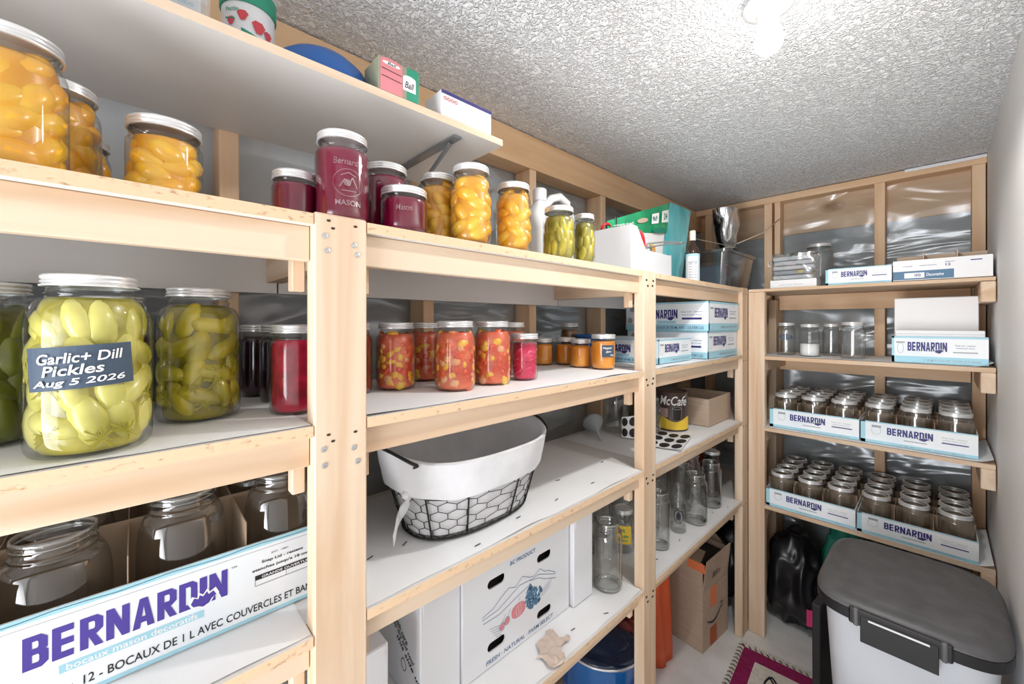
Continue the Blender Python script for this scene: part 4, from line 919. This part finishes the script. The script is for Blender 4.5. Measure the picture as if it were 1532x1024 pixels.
# crumpled packing tape
t = thing('crumpled_tape', 'crumpled strip of translucent tan packing tape on the bottom shelf paper', 'tape', (-.752, .86, Z4), .5)
MB().grid(lambda u, v_: (-.035 + .07 * u + .01 * math.sin(v_ * 9), -.055 + .11 * v_ + .012 * math.sin(u * 7), .003 + .012 * abs(noise.noise(Vector((u * 5, v_ * 5, 2))))), 14, 18).build('tape_strip', mat('tan_tape', (.68, .55, .46), .35), t, True, world=False)
# bottom-shelf glass
G4 = 'empty bottles and jars on the bottom shelf'
jar('glass_jar', 'tall clear embossed jar right of the narrow white box', -.800, 1.215, Z4, .0495, .226, .040, None, G4, lid=False, sh=.76)
yj = jar('glass_jar', 'jar with a yellow and green mustard label behind the tall clear jar', -.885, 1.455, Z4, .041, .170, .036, None, G4, sh=.78)
yf = Cyl(.0412, facing(-.885, 1.455), 0, .0009)
Print(yf).rect(-.033, .033, .040, .112, 1, 10).put('label', M['yellow'], yj, 'yellow label')
p = Print(yf); p.text('hot', -.022, .088, .03, .016, .02); p.text('de', .0, .066, .02, .012, .02); p.text('dijon', -.018, .048, .036, .013, .02); p.put('lettering', M['green'], yj)
p = Print(yf); p.disc(-.016, .092, .010, .010, 2); p.put('label_emblem', M['red'], yj)
for lab, x, y, R, h_, rm in (
  ('shadowed clear jar by the wall behind the mustard-labelled jar', -1.01, 1.47, .045, .165, .038), ('shadowed clear jar at the back left of the tall clear jar', -.985, 1.33, .045, .165, .038),
  ('tall ribbed clear jar just right of the second post', -.795, 1.585, .041, .225, .034), ('clear jar behind the black-emblem bottle', -.90, 1.72, .042, .215, .034),
  ('clear jar at the very back right of the second post', -1.02, 1.66, .045, .17, .038), ('square-shouldered clear quart jar in the middle of the right bay', -.778, 1.905, .050, .222, .041),
  ('tall clear jar behind the square-shouldered quart jar', -.885, 1.99, .050, .235, .041), ('clear jar near the far end of the bottom shelf', -.795, 2.135, .049, .218, .041),
  ('clear jar behind the one at the far end', -.905, 2.16, .049, .22, .041), ('back-row clear jar right of the brown-lidded jar', -1.03, 2.05, .045, .2, .038)):
    jar('glass_jar', lab, x, y, Z4, R, h_, max(rm, R * .86), None, G4, lid=False, sh=.82, sq=.10)
jar('mason_jar', 'reddish-brown filled jar at the back far end of the bottom shelf', -.935, 2.30, Z4, .05, .235, .044, 'rust', G4, m='glass')
jar('mason_jar', 'red-lidded dark jar closest to the corner posts', -.835, 2.255, Z4, .042, .24, .038, 'dark', G4)
bt = thing('glass_bottle', 'slender clear bottle with a black emblem among the bottom shelf jars', 'bottle', (-.795, 1.765, Z4), facing(-.795, 1.765))
MB().lathe([(.020, .002), (.029, .0), (.032, .006), (.032, .010), (.032, .108), (.032, .115), (.029, .135), (.018, .160), (.014, .175), (.013, .198), (.016, .200), (.016, .208), (.012, .209)], 28, caps=(True, False)).build('glass', M['glassd'], bt, True, world=False)
p = Print(Cyl(.032, 0, .075, .0009)); p.ring(0, 0, .018, .030, .003); p.disc(0, .0, .009, .016); p.stroke([(-.010, -.018), (0, .024), (.010, -.018)], .0025); p.text('18', -.008, -.024, .016, .008, .01); p.put('emblem', M['black'], bt)

# ------------------------------------------------------------------ top shelf, right part
ZS = S1 + .001
bn = thing('storage_bin', 'white plastic bin with a dipped front, full of kitchen tools', 'bin', (-.838, 1.445, ZS)); hx, hy, H = .086, .158, .172
bm_ = MB().box(-hx, hx, -hy, hy, 0, .003).box(-hx, hx, -hy, -hy + .003, .003, H).box(-hx, hx, hy - .003, hy, .003, H * .56).box(-hx, -hx + .003, -hy + .003, hy - .003, .003, H)
prof = []
for k in range(25):
    y = -hy + .003 + (2 * hy - .006) * k / 24; q = (y + hy) / (2 * hy)
    z = H if q < .10 else (H - (H * .46) * (0.5 - 0.5 * math.cos(PI * min(1, (q - .10) / .28)))); prof.append((y, z))
for (a, za), (b_, zb) in zip(prof[:-1], prof[1:]):
    bm_.add([(hx - .003, a, .003), (hx, a, .003), (hx, b_, .003), (hx - .003, b_, .003), (hx - .003, a, za), (hx, a, za), (hx, b_, zb), (hx - .003, b_, zb)], [(4, 5, 6, 7), (1, 2, 6, 5), (0, 4, 7, 3)])
bm_.build('bin_body', mat('bin_white_plastic', (.62, .63, .65), .4), bn, world=False)
t = thing('red_scoop', 'red plastic ring-shaped strainer in the white bin', 'kitchen tool', (-.80, 1.385, ZS + .006))
m = MB(); 
for k in range(1): m.lathe([(.044, -.006), (.050, -.010), (.052, .010), (.044, .008), (.040, .0), (.044, -.006)], 32, caps=(False, False)).lathe([(.043, -.004), (.030, -.020), (.004, -.026)], 24, caps=(False, True))
Rm = Matrix.Rotation(-.5, 3, 'Z') @ Matrix.Rotation(PI / 2 - .2, 3, 'Y'); m.v = [tuple(Rm @ Vector(q) + Vector((.0, 0, .125))) for q in m.v]; m.box(-.008, .004, -.008, .008, .0, .075)
m.build('strainer_ring', M['redp'], t, 1.0, world=False)
t = thing('steel_tongs', 'stainless steel looped tongs sticking out of the white bin to the right', 'kitchen tool', (-.78, 1.46, ZS + .12))
MB().tube([(-.03, -.05, -.09), (-.01, 0, -.005), (.03, .12, .02), (.045, .20, .028), (.044, .218, .036), (.034, .205, .038), (.018, .12, .030), (-.02, 0, .01), (-.05, -.04, -.08)], .0035, 7).build('tong_loop', M['steel'], t, True, world=False)
MB().ell((-.012, -.002, .0), (.008, .024, .012)).build('tong_hinge', M['steel'], t, True, world=False)
t = thing('serving_spoon', 'steel spoon bowl visible at the dipped front of the white bin', 'kitchen tool', (-.79, 1.50, ZS + .02))
MB().ell((0, 0, .085), (.005, .018, .026)).tube([(0, 0, .062), (-.02, .01, 0)], .004).build('spoon_body', M['steel'], t, True, world=False)
t = thing('kitchen_shears', 'red-and-black handled kitchen shears at the back of the white bin', 'scissors', (-.885, 1.33, ZS + .01))
MB().tube([(.01 * math.cos(a) + .0, .024 * math.sin(a), .178 + .014 * math.cos(a)) for a in [k * PI / 6 for k in range(12)]], .005, 7, True).box(-.003, .003, -.006, .006, 0, .17).build('red_handle', M['redp'], t, True, world=False)
for k in range(3): MB().box(-.02 + .012 * k, -.012 + .012 * k, .03 + .01 * k, .042 + .01 * k, 0, .215 + .006 * k, bev=.002).build('black_handle', M['blackp2'], t, world=False)
# bleach jug
t = thing('plastic_jug', 'white plastic jug with a loop handle behind the pickle jars', 'jug', (-1.03, 1.17, ZS))
jm = MB(); rings = []
for z, a, b_ in ((0, .055, .095), (.01, .060, .104), (.17, .060, .104), (.215, .055, .092), (.245, .036, .050), (.265, .022, .026), (.278, .019, .019)):
    rings.append([(a * math.copysign(abs(math.cos(q)) ** .6, math.cos(q)), b_ * math.copysign(abs(math.sin(q)) ** .6, math.sin(q)) - .060 * max(0, min(1, (z - .17) / .09)), z) for q in [2 * PI * k / 28 for k in range(28)]])
jm.loft(rings).build('jug_body', M['whitep'], t, True, world=False)
MB().lathe([(.024, .276), (.026, .278), (.026, .318), (.023, .322), (.001, .322)], 24, (0, -.060, 0)).build('cap', M['whitep'], t, .6, world=False)
MB().tube([(0, -.035, .262), (0, .005, .300), (0, .055, .318), (0, .100, .300), (0, .125, .250), (0, .122, .19), (0, .09, .15)], .016, 10).build('handle', M['whitep'], t, True, world=False)
# pouches
def pouch(label, name, x, y, w, h, d, m, rz, tilt, cat='pouch'):
    t = thing(name, label, cat, (x, y, ZS), rz); b_ = MB()
    def side(s):
        def f(u, v_):
            bul = math.sin(PI * u) ** .6 * (1 - v_) ** .35 * d
            return (-tilt * v_ * 0 + s * (bul * .5 + .0006) + .006 * noise.noise(Vector((u * 4, v_ * 4, s))) * min(1, 6 * min(u, 1 - u)), -w / 2 + w * u + tilt * v_, .002 + h * v_)
        return f
    b_.grid(side(1), 18, 18).grid(side(-1), 18, 18); b_.build('pouch_body', m, t, True, world=False); return t
tb = pouch('turquoise foil pouch standing right of the green freezer bag package', 'foil_pouch', -.880, 1.862, .235, .395, .022, M['tealbag'], 0, .115)
gb = thing('bag_package', 'green and white zip bag package leaning at the right end of the white bin', 'packet', (-.880, 1.60, ZS))
def gq(u, v_):   # header strip rising to the right
    y = -.265 + u * .52; z0 = .172 + .075 * u; z1 = .212 + .185 * u
    return (.0 + .004 * math.sin(u * 9 + v_), y - .03 * v_ * (1 - u) + .02 * v_, z0 + (z1 - z0) * v_)
MB().grid(gq, 24, 8).build('green_top', M['greenbag'], gb, True, world=False)
MB().grid(lambda u, v_: (-.0025 + .003 * math.sin(v_ * 4), .015 + u * (.13 + .10 * v_), .001 + (.215 + .035 * u) * v_), 10, 10).build('white_body', M['whitep'], gb, True, world=False)
class GF:
    def __call__(s, u, v_, k=1): q = gq(u, v_); return (q[0] + .0016 * k + .003, q[1], q[2])
p = Print(GF()); p.rect(.64, .75, .35, .75, 2, 3); p.rect(.80, .93, .36, .78, 2, 3); p.text('simply fresh', .06, .40, .30, .16, .01, .2, 2); p.text('FREEZER', .10, .10, .34, .22, .03, 0, 2); p.put('white_print', M['white'], gb)['kind'] = 'stuff'
p = Print(GF()); p.text('BAGS', .22, -.20, .22, .24, .04, 0, 3); p.put('red_print', M['red'], gb)
p = Print(GF()); p.disc(.50, .55, .085, .11, 2); p.put('hand_slot', M['kraft'], gb)
p = Print(GF()); p.text('9x9', .65, .45, .07, .2, .02, 0, 3); p.text('24', .83, .46, .07, .22, .02, 0, 3); p.disc(.78, .08, .12, .10, 3); p.put('dark_print', M['greencloth'], gb)
p = Print(Face((.002, .06, .10), (0, 1, 0), (0, 0, 1))); p.rect(0, .055, 0, .07, 2); p.put('yellow_print', M['yellow'], gb)
p = Print(Face((.002, .06, .10), (0, 1, 0), (0, 0, 1))); p.text('25', .008, .035, .04, .025, .02, 0, 3); p.rect(.004, .050, .006, .018, 3); p.put('red_print', M['red'], gb)
# dark bottle
bo = thing('bottle', 'dark brown dropper-style bottle with a white and blue label', 'bottle', (-.762, 1.835, ZS), facing(-.762, 1.835))
MB().lathe([(.024, 0), (.027, .002), (.028, .006), (.028, .010), (.028, .128), (.028, .135), (.026, .150), (.013, .172), (.011, .180), (.011, .195), (.001, .195)], 28).build('bottle_body', M['amber'], bo, True, world=False)
MB().lathe([(.013, .190), (.013, .232), (.011, .235), (.001, .235)], 20).build('cap', mat('cream_cap', (.75, .68, .58), .5), bo, .8, world=False)
bf = Cyl(.0283, 0, 0, .0007); Print(bf).rect(-.042, .042, .004, .128, 1, 16).put('label', M['whitep'], bo, 'white label with blue border'); 
p = Print(bf); p.rect(-.042, .042, .118, .128, 2, 12); p.rect(-.026, -.023, .006, .12, 2); p.rect(.023, .026, .006, .12, 2); p.ring(0, .102, .006, .006, .0015); p.put('label_border', M['ltblue'], bo)
p = Print(bf)
for k in range(6): p.text('ORGANIC OIL', -.016, .080 - k * .012, .032, .004, 0)
p.text('CASTILE', -.017, .086, .034, .007, .01); p.put('lettering', M['navy'], bo)
# clear tote
t = thing('plastic_tote', 'clear grey plastic tote with blurred contents in the corner', 'tote', (-.94, 2.49, ZS)); b_ = MB(); rings = []
def rr_ring(hx, hy, z, r=.03, n=6):
    out = []
    for cx_, cy_, a0 in ((hx - r, hy - r, 0), (-hx + r, hy - r, PI / 2), (-hx + r, -hy + r, PI), (hx - r, -hy + r, 3 * PI / 2)):
        for k in range(n + 1): a = a0 + k / n * PI / 2; out.append((cx_ + r * math.cos(a), cy_ + r * math.sin(a), z))
    return out
b_.loft([rr_ring(.155, .205, .0), rr_ring(.178, .232, .195), rr_ring(.186, .240, .197), rr_ring(.186, .240, .207)], (True, False)); b_.build('tote_body', M['tote'], t, .9, world=False)
MB().loft([rr_ring(.188, .242, .208), rr_ring(.188, .242, .212), rr_ring(.17, .22, .216)], (True, True)).build('tote_lid', M['tote'], t, .9, world=False)
MB().box(-.13, .12, -.18, -.02, .004, .135, bev=.01).build('blue_contents', mat('slate_blue_stuff', (.16, .24, .32), .6), t, world=False, label='blue-grey contents')
MB().box(-.10, .11, .0, .17, .004, .16, bev=.02).build('grey_contents', mat('warm_grey_stuff', (.48, .46, .45), .6), t, world=False, label='pale grey contents')
MB().lathe([(.03, 0), (.03, .05), (.001, .055)], 16, (.10, -.04, .09)).build('red_contents', mat('dull_red', (.45, .12, .15), .5), t, True, world=False, label='reddish item')
# foil duct tied with twine
t = thing('foil_bag', 'shiny black and silver crumpled foil bag tied with string on the tote', 'bag', (-.86, 2.56, ZS + .2170))
rings = []
for k in range(15):
    z = .262 * k / 14; q = k / 14; R = .058 + .026 * q - .024 * math.exp(-((q - .13) / .1) ** 2)
    rings.append([((R * (1 + .22 * noise.noise(Vector((math.cos(a) * 2, math.sin(a) * 2, z * 14))))) * math.cos(a) * .8, (R * (1 + .22 * noise.noise(Vector((math.cos(a) * 2, math.sin(a) * 2, z * 14 + 5))))) * math.sin(a) - .04 * q, z) for a in [2 * PI * i / 28 for i in range(28)]])
MB().loft(rings, (True, False)).build('foil_tube', M['silverfoil'], t, True, world=False)
MB().ell((.0, .03, .022), (.06, .055, .026)).build('black_foot', M['bag'], t, True, world=False)
MB().tube([(.045 * math.cos(a), .045 * math.sin(a), .045 + .004 * math.sin(3 * a)) for a in [2 * PI * i / 16 for i in range(16)]], .0018, 5, True).build('string_tie', M['twine'], t, True, world=False)
for i, (pts, lab) in enumerate((([(-.80, 2.53, ZS + .275), (-.72, 2.74, ZS + .36), (-.66, BY - .003, ZS + .45)], 'pale string running from the foil bag up to the far wall stud'),
    ([(-1.155, 2.24, ZS + .40), (-.97, 2.42, ZS + .31), (-.82, 2.52, ZS + .262)], 'pale string running from the foil bag to the left wall framing'))):
    o = MB().tube(pts, .0028 if i == 0 else .0016, 6).build('string', M['twine'], None, True); retag(o, lab, 'string')

# ------------------------------------------------------------------ high shelf items
ZU = 2.1165
t = thing('plastic_tub', 'white tub with strawberry print and green lid on the high shelf', 'tub', (-.945, .165, ZU))
MB().lathe([(.040, 0), (.044, .002), (.045, .146), (.044, .150), (.001, .150)], 32).build('tub_body', M['whitep'], t, .8, world=False)
MB().lathe([(.047, .138), (.048, .140), (.048, .172), (.045, .176), (.001, .176)], 32).build('lid', M['green'], t, .8, world=False, label='green lid')
fr = Cyl(.0450, facing(-.945, .165), 0, .0008); p = Print(fr)
for u, v_, q in ((-.010, .112, 1), (.016, .098, 1.25), (.034, .092, .9), (-.030, .100, .8)): p.poly([(u - .009 * q, v_ + .004 * q), (u - .004 * q, v_ + .009 * q), (u + .005 * q, v_ + .009 * q), (u + .010 * q, v_ + .003 * q), (u + .004 * q, v_ - .009 * q), (u - .003 * q, v_ - .010 * q)], 2)
for k in range(10): a = -.045 + k * .0085; p.poly([(a, .060), (a + .0085, .060), (a + .0085, .086 - .0028 * (k + 1)), (a, .086 - .0028 * k)], 1)
p.put('fruit_print', M['red'], t)
p = Print(fr)
for k in range(12): a = -.012 + k * .005; p.poly([(a, .070 - .001 * k), (a + .005, .069 - .001 * k), (a + .005, .088 - .0018 * (k + 1)), (a, .088 - .0018 * k)], 1)
p.text('Pectin', -.040, .118, .024, .008, .01); p.stroke([(-.04, .105), (-.022, .103)], .003); p.put('green_print', M['green'], t)
p = Print(fr); p.rect(-.045, .045, .040, .060, 1, 10); p.put('pink_band', M['pink'], t)
t = thing('round_lid', 'dark blue round domed lid on the high shelf', 'lid', (-.890, .283, ZU))
MB().lathe([(.102, 0), (.104, .003), (.101, .020), (.090, .048), (.068, .068), (.035, .078), (.001, .080)], 40).build('lid_body', M['blued'], t, True, world=False)
def small_box(name, label, x, y, dx, dy, h, rz, m, tex_fn):
    t = thing(name, label, 'box', (x, y, ZU), rz); MB().box(-dx / 2, dx / 2, -dy / 2, dy / 2, 0, h, bev=.0015).build('box_body', m, t, world=False); tex_fn(t, dx / 2, dy / 2, h); return t
def f1(t, hx, hy, h):
    fr = Face((hx, -hy, 0), (0, 1, 0), (0, 0, 1)); p = Print(fr); p.rect(.003, .052, .0, .062); p.disc(.027, .062, .0245, .007, 1); p.put('jar_print', M['pink'], t)
    p = Print(fr); p.rect(.062, .090, 0, h); p.put('green_print', M['green'], t); p = Print(fr); p.rect(.053, .083, .018, .045, 2); p.disc(.068, .045, .015, .006, 2); p.disc(.027, .058, .02, .004, 3); p.put('white_print', M['white'], t)['kind'] = 'stuff'
    p = Print(fr); p.text('Ball', .057, .024, .022, .014, .01, .3, 3); p.text('Ball', .018, .055, .02, .006, .01, .3, 4); p.stroke([(.006, .045), (.05, .043)], .0014); p.stroke([(.006, .03), (.05, .028)], .0014); p.put('lettering', M['black'], t)
small_box('lid_box', 'small green and rose printed box of lids on the high shelf', -.805, .402, .07, .092, .068, 0, mat('olive_card', (.30, .31, .22), .6), f1)
def f2(t, hx, hy, h):
    fr = Face((hx, -hy, 0), (0, 1, 0), (0, 0, 1)); p = Print(fr); p.rect(0, 2 * hy, h - .008, h); p.put('blue_stripe', M['navy'], t); p = Print(fr)
    for k in range(4): p.ring(.010 + k * .010, h - .018, .0035, .0035, .0014)
    p.put('red_icons', M['red'], t); p = Print(fr)
    for k in range(3): p.text('couvercles mason snap lids', .045, .030 - k * .009, .085, .0035, 0)
    p.put('small_print', M['ltblue'], t)
small_box('lid_box', 'small white box with a navy top stripe near the high shelf end', -.805, .578, .07, .148, .058, 0, M['whitep'], f2)
t = thing('clear_packet', 'clear packet with faint blue print at the left of the high shelf', 'packet', (-.84, .03, ZU))
MB().grid(lambda u, v_: (.02 * math.sin(v_ * 3) , -.06 + .12 * u, .001 + .11 * v_ + .003 * math.sin(u * 9)), 14, 12).grid(lambda u, v_: (-.035 + .02 * v_, -.06 + .12 * u, .001 + .11 * v_), 10, 8).build('wrap', M['packet'], t, True, world=False)
MB().box(-.03, -.006, -.05, .05, .001, .085, bev=.003).build('white_contents', M['whitep'], t, world=False)
p = Print(Face((-.004, -.05, 0), (0, 1, 0), (0, 0, 1)))
for k in range(4): p.text('MASON LIDS', .03, .02 + k * .015, .06, .006, .01)
p.put('lettering', M['teal'], t)

# ------------------------------------------------------------------ floor things
t = thing('enamel_pot', 'deep blue enamel canning pot with black lid under the bottom shelf', 'pot', (-.965, 1.42, .001))
MB().lathe([(.14, 0), (.155, .006), (.162, .02), (.1622, .028), (.1678, .318), (.168, .325), (.172, .330), (.166, .331), (.160, .325), (.155, .02), (.001, .012)], 48, caps=(True, False)).build('pot_body', M['bluee'], t, True, world=False)
MB().lathe([(.168, .3315), (.174, .333), (.174, .337), (.165, .340)], 48, caps=(False, False)).build('steel_rim', M['lid'], t, True, world=False)
ld = MB().lathe([(.170, .338), (.166, .345), (.150, .352), (.135, .350), (.12, .362), (.07, .382), (.02, .388), (.001, .388)], 48).build('lid', M['bluedk'], t, True, world=False, label='glossy black-blue domed lid')
MB().tube([(-.035, 0, .386), (-.03, 0, .412), (.03, 0, .412), (.035, 0, .386)], .006, 8).build('lid_handle', M['bluedk'], ld, True, world=False)
MB().tube([(.04, .160, .27), (.035, .200, .275), (-.035, .200, .275), (-.04, .160, .27)], .007, 8).build('handle', M['bluee'], t, True, world=False)
t = thing('mesh_sack', 'bright red-orange sack beside the blue pot behind the second post', 'sack', (-.985, 1.87, .001), .3)
rings = []
for k in range(12):
    q = k / 11; R = .085 * (1 - .15 * q) * (1 if q < .85 else 1 - (q - .85) * 3)
    rings.append([(R * 1.1 * math.cos(a) * (1 + .12 * math.sin(6 * a + q * 4)), R * 1.0 * math.sin(a) * (1 + .10 * math.sin(5 * a)), .60 * q) for a in [2 * PI * i / 40 for i in range(40)]])
MB().loft(rings).build('sack_body', M['orange'], t, True, world=False)
# delivery box
X0, X1, Y0, Y1 = -1.085, -.788, 2.062, 2.330; H = .445; HF = .30
t = thing('delivery_box', 'brown cardboard delivery box with orange tape and smile arrow on the floor', 'box', ((X0 + X1) / 2, (Y0 + Y1) / 2, .001), -.10); hx, hy = (X1 - X0) / 2, (Y1 - Y0) / 2
MB().box(-hx, hx, -hy, hy, 0, .004).box(-hx, hx, -hy, -hy + .004, .004, H).box(-hx, hx, hy - .004, hy, .004, H).box(-hx, -hx + .004, -hy + .004, hy - .004, .004, H).box(hx - .004, hx, -hy + .004, hy - .004, .004, HF).build('box_body', M['kraft'], t, world=False)
for s_, (a, b_, c_, d) in enumerate((((hx, -hy), (hx, hy), (hx - .03, hy), (hx - .03, -hy)),)): pass
MB().add([(hx, -hy + .004, HF + .002), (hx, hy - .004, HF + .002), (hx + .018, hy - .006, H + .03), (hx + .018, -hy + .010, H + .015), (hx - .004, -hy + .004, HF + .002), (hx - .004, hy - .004, HF + .002), (hx + .014, hy - .006, H + .03), (hx + .014, -hy + .010, H + .015)], [(0, 1, 2, 3), (7, 6, 5, 4), (3, 2, 6, 7), (1, 5, 6, 2), (0, 3, 7, 4)]).build('flap', M['kraft'], t, world=False)
MB().add([(-hx, hy, H), (hx - .02, hy, H), (hx - .03, hy - .06, H + .07), (-hx + .01, hy - .05, H + .07)], [(0, 1, 2, 3)]).add([(-hx, -hy, H), (hx - .01, -hy, H), (hx - .03, -hy + .09, H + .02), (-hx, -hy + .09, H + .02)], [(0, 1, 2, 3)]).build('flap', M['kraftd'], t, world=False)
MB().box(-hx + .02, hx - .02, -hy + .02, hy - .02, H - .06, H - .02).build('dark_contents', M['blackp2'], t, world=False)
fr = Face((hx, -hy, 0), (0, 1, 0), (0, 0, 1)); p = Print(fr)
for a, b_ in ((.004, .095), (.195, .296)):
    p.rect(.075, .108, a, b_); p.rect(.113, .146, a, b_); p.rect(.108, .113, a, b_, .5); p.put('packing_tape', M['orangetape'], t)['kind'] = 'stuff'
p = Print(Face((-hx, -hy, 0), (1, 0, 0), (0, 0, 1))); p.rect(.22, .309, H - .045, H); p.put('packing_tape', M['orangetape'], t)
p = Print(fr); arc = [(.045 + .15 * k / 12, .140 - .034 * math.sin(PI * k / 12) + .026 * (k / 12)) for k in range(13)]
for k in range(12): p.stroke(arc[k:k + 2], .005 + .008 * math.sin(PI * k / 12), 3)
p.stroke([(.178, .180), (.206, .184), (.200, .148)], .006, 3); p.put('smile_arrow', M['black'], t)
p = Print(Face((hx, -hy, HF), (0, 1, 0), (.115, 0, 1), .0012)); p.text('B0T1', .085, .050, .075, .030, .01); p.put('lettering', M['black'], t)
# dark bags under the racks
def bag(name, label, c, r, seed, m, cat='bag', sub=5):
    t = thing(name, label, cat, (c[0], c[1], .001)); bm = bmesh.new(); bmesh.ops.create_icosphere(bm, subdivisions=sub, radius=1)
    for v_ in bm.verts:
        n_ = v_.co.copy(); d = 1 + .24 * noise.noise(n_ * 1.3 + Vector((seed, 0, 0))) + .10 * (1 - abs(noise.noise(n_ * 1.7 + Vector((0, seed, 0)))) * 4)
        v_.co = Vector((n_.x * r[0] * d, n_.y * r[1] * d, max(.001, r[2] + n_.z * r[2] * d)))
    bm.verts.index_update(); mb = MB().add([q.co[:] for q in bm.verts], [[q.index for q in f.verts] for f in bm.faces]); bm.free()
    mb.build('bag_body', m, t, True, world=False); return t
b1 = bag('bin_bag', 'glossy black plastic bag with a pink tag on the floor under the far rack', (-.545, 2.635), (.125, .125, .25), 3.1, M['bag'])
MB().grid(lambda u, v_: (.078 + .034 * u, -.118 - .004 * math.sin(u * 8), .085 + .085 * v_), 6, 6).build('pink_tag', mat('pink_tag', (.72, .05, .20), .4), b1, True, world=False)
bag('cloth_bag', 'dark green bag behind the black bag under the far rack', (-.350, 2.775), (.10, .05, .29), 7.7, M['greencloth'])
bag('dark_bag', 'dark bag in the shadow behind the delivery box', (-.93, 2.52), (.17, .12, .26), 9.2, M['bag'])
bag('dark_bag', 'added black bag standing in for the dark space behind the big grey bin', (-.17, 2.58), (.17, .15, .30), 12.4, M['bag'])  # added only to keep the gap behind the bin dark
t = thing('folded_panel', 'narrow black upright panel on the floor just left of the grey bin', 'panel', (-.318, 2.13, .001), -.10); MB().box(-.014, .014, -.16, .16, 0, .52, bev=.003).build('panel_body', M['blackp2'], t, world=False)
MB().box(-.016, .016, -.162, .162, .505, .522, bev=.003).build('top_edge', M['blackp2'], t, world=False)
# big bin
cx_, cy_ = -.072, 1.835
bb = thing('lidded_bin', 'tall frosted grey plastic bin with a charcoal hinged lid', 'bin', (cx_, cy_, .001))
def sup(hx, hy, z, n=56, e=.42): return [(hx * math.copysign(abs(math.cos(t_)) ** e, math.cos(t_)), hy * math.copysign(abs(math.sin(t_)) ** e, math.sin(t_)), z) for t_ in [2 * PI * k / n for k in range(n)]]
MB().loft([sup(.150, .185, .0), sup(.152, .188, .01), sup(.192, .236, .72), sup(.200, .243, .745), sup(.200, .243, .752)], (True, True)).build('bin_body', M['binbody'], bb, .9, world=False)
lidb = MB().loft([sup(.208, .252, .776), sup(.2135, .2575, .777), sup(.2135, .2575, .779), sup(.207, .251, .791), sup(.190, .234, .800), sup(.176, .218, .8005), sup(.168, .210, .805), sup(.150, .192, .8095), sup(.06, .10, .811)], (True, True)).build('lid', M['blackp'], bb, .6, world=False, label='charcoal plastic lid')
MB().loft([sup(.206, .250, .744), sup(.2135, .2575, .745), sup(.2140, .2580, .7755)], (True, False)).build('lid_skirt', M['blackp2'], lidb, .6, world=False, label='black rim band of the lid')
MB().box(-.115, .098, -.270, -.2565, .742, .790, bev=.004).build('latch', M['blackp2'], lidb, world=False)
MB().box(-.088, .072, -.2735, -.2695, .700, .776, bev=.0015).build('latch_plate', M['blackp2'], lidb, world=False)
MB().box(-.07, .055, -.2745, -.2728, .768, .773).build('latch_slot', M['lidtop'], lidb, world=False)
for sx in (-.098, .082): MB().box(sx - .006, sx + .006, -.2765, -.262, .742, .794, bev=.003).build('latch_rib', M['blackp'], lidb, world=False)
# rug
ux, uy = (.20, .9798), (.9798, -.20)
O = Vector((-.697, 2.262, .001))
A = Vector((.36, .030, 0)).normalized(); B = Vector((.0, -1, 0)); B = (B - A * B.dot(A)).normalized()
rg = thing('rug', 'small maroon and cream woven rug with fringe on the floor', 'rug', tuple(O))
def rq(u, v_, z): q = A * u + B * v_; return (q.x, q.y, z)
RW, RL = .455, .95
def slab(u0, u1, v0, v1, z0, z1): 
    n = 1; return MB().add([rq(u0, v0, z0), rq(u1, v0, z0), rq(u1, v1, z0), rq(u0, v1, z0), rq(u0, v0, z1), rq(u1, v0, z1), rq(u1, v1, z1), rq(u0, v1, z1)], [(0, 1, 2, 3), (7, 6, 5, 4), (4, 5, 1, 0), (5, 6, 2, 1), (6, 7, 3, 2), (7, 4, 0, 3)])
slab(0, RW, 0, RL, 0, .006).build('cream_border', M['cream'], rg, world=False)
slab(.022, RW - .022, .022, RL - .022, .0062, .0082).build('maroon_band', M['maroon'], rg, world=False)
slab(.082, RW - .082, .095, RL - .095, .0084, .0098).build('cream_field', M['cream'], rg, world=False)
kn = MB()
for k in range(24):
    u = .012 + k * .026; kn.tube([rq(u, -.002, .003), rq(u + .003, .010, .010), rq(u + .012, .020, .0095)], .0022, 5)
for k in range(34):
    v_ = .015 + k * .027; kn.tube([rq(-.004, v_, .003), rq(.010, v_ + .002, .010), rq(.020, v_ + .010, .0095)], .0022, 5)
kn.build('edge_stitching', M['black'], rg, world=False)
dm = MB()
for cu, cv, s_ in ((.17, .20, 1), (.30, .30, 1.3), (.20, .42, 1)):
    dm.tube([rq(cu + .03 * s_ * math.cos(a), cv + .045 * s_ * math.sin(a) * (1 + .3 * math.cos(3 * a)), .0125) for a in [2 * PI * i / 20 for i in range(20)]], .004, 5, True)
    dm.tube([rq(cu - .02 * s_, cv - .05 * s_, .0125), rq(cu + .01, cv - .01, .0125), rq(cu, cv + .03 * s_, .0125)], .0035, 5)
dm.build('black_motif', M['black'], rg, world=False)
fg = MB(); rnd = random.Random(2)
for k in range(60):
    u = k * RW / 60; fg.tube([rq(u, 0, .003), rq(u + rnd.uniform(-.006, .006), -.012, .003), rq(u + rnd.uniform(-.012, .012), -.024, .002)], .0013, 4)
o = fg.build('fringe', M['cream'], rg, world=False); o['kind'] = 'stuff'
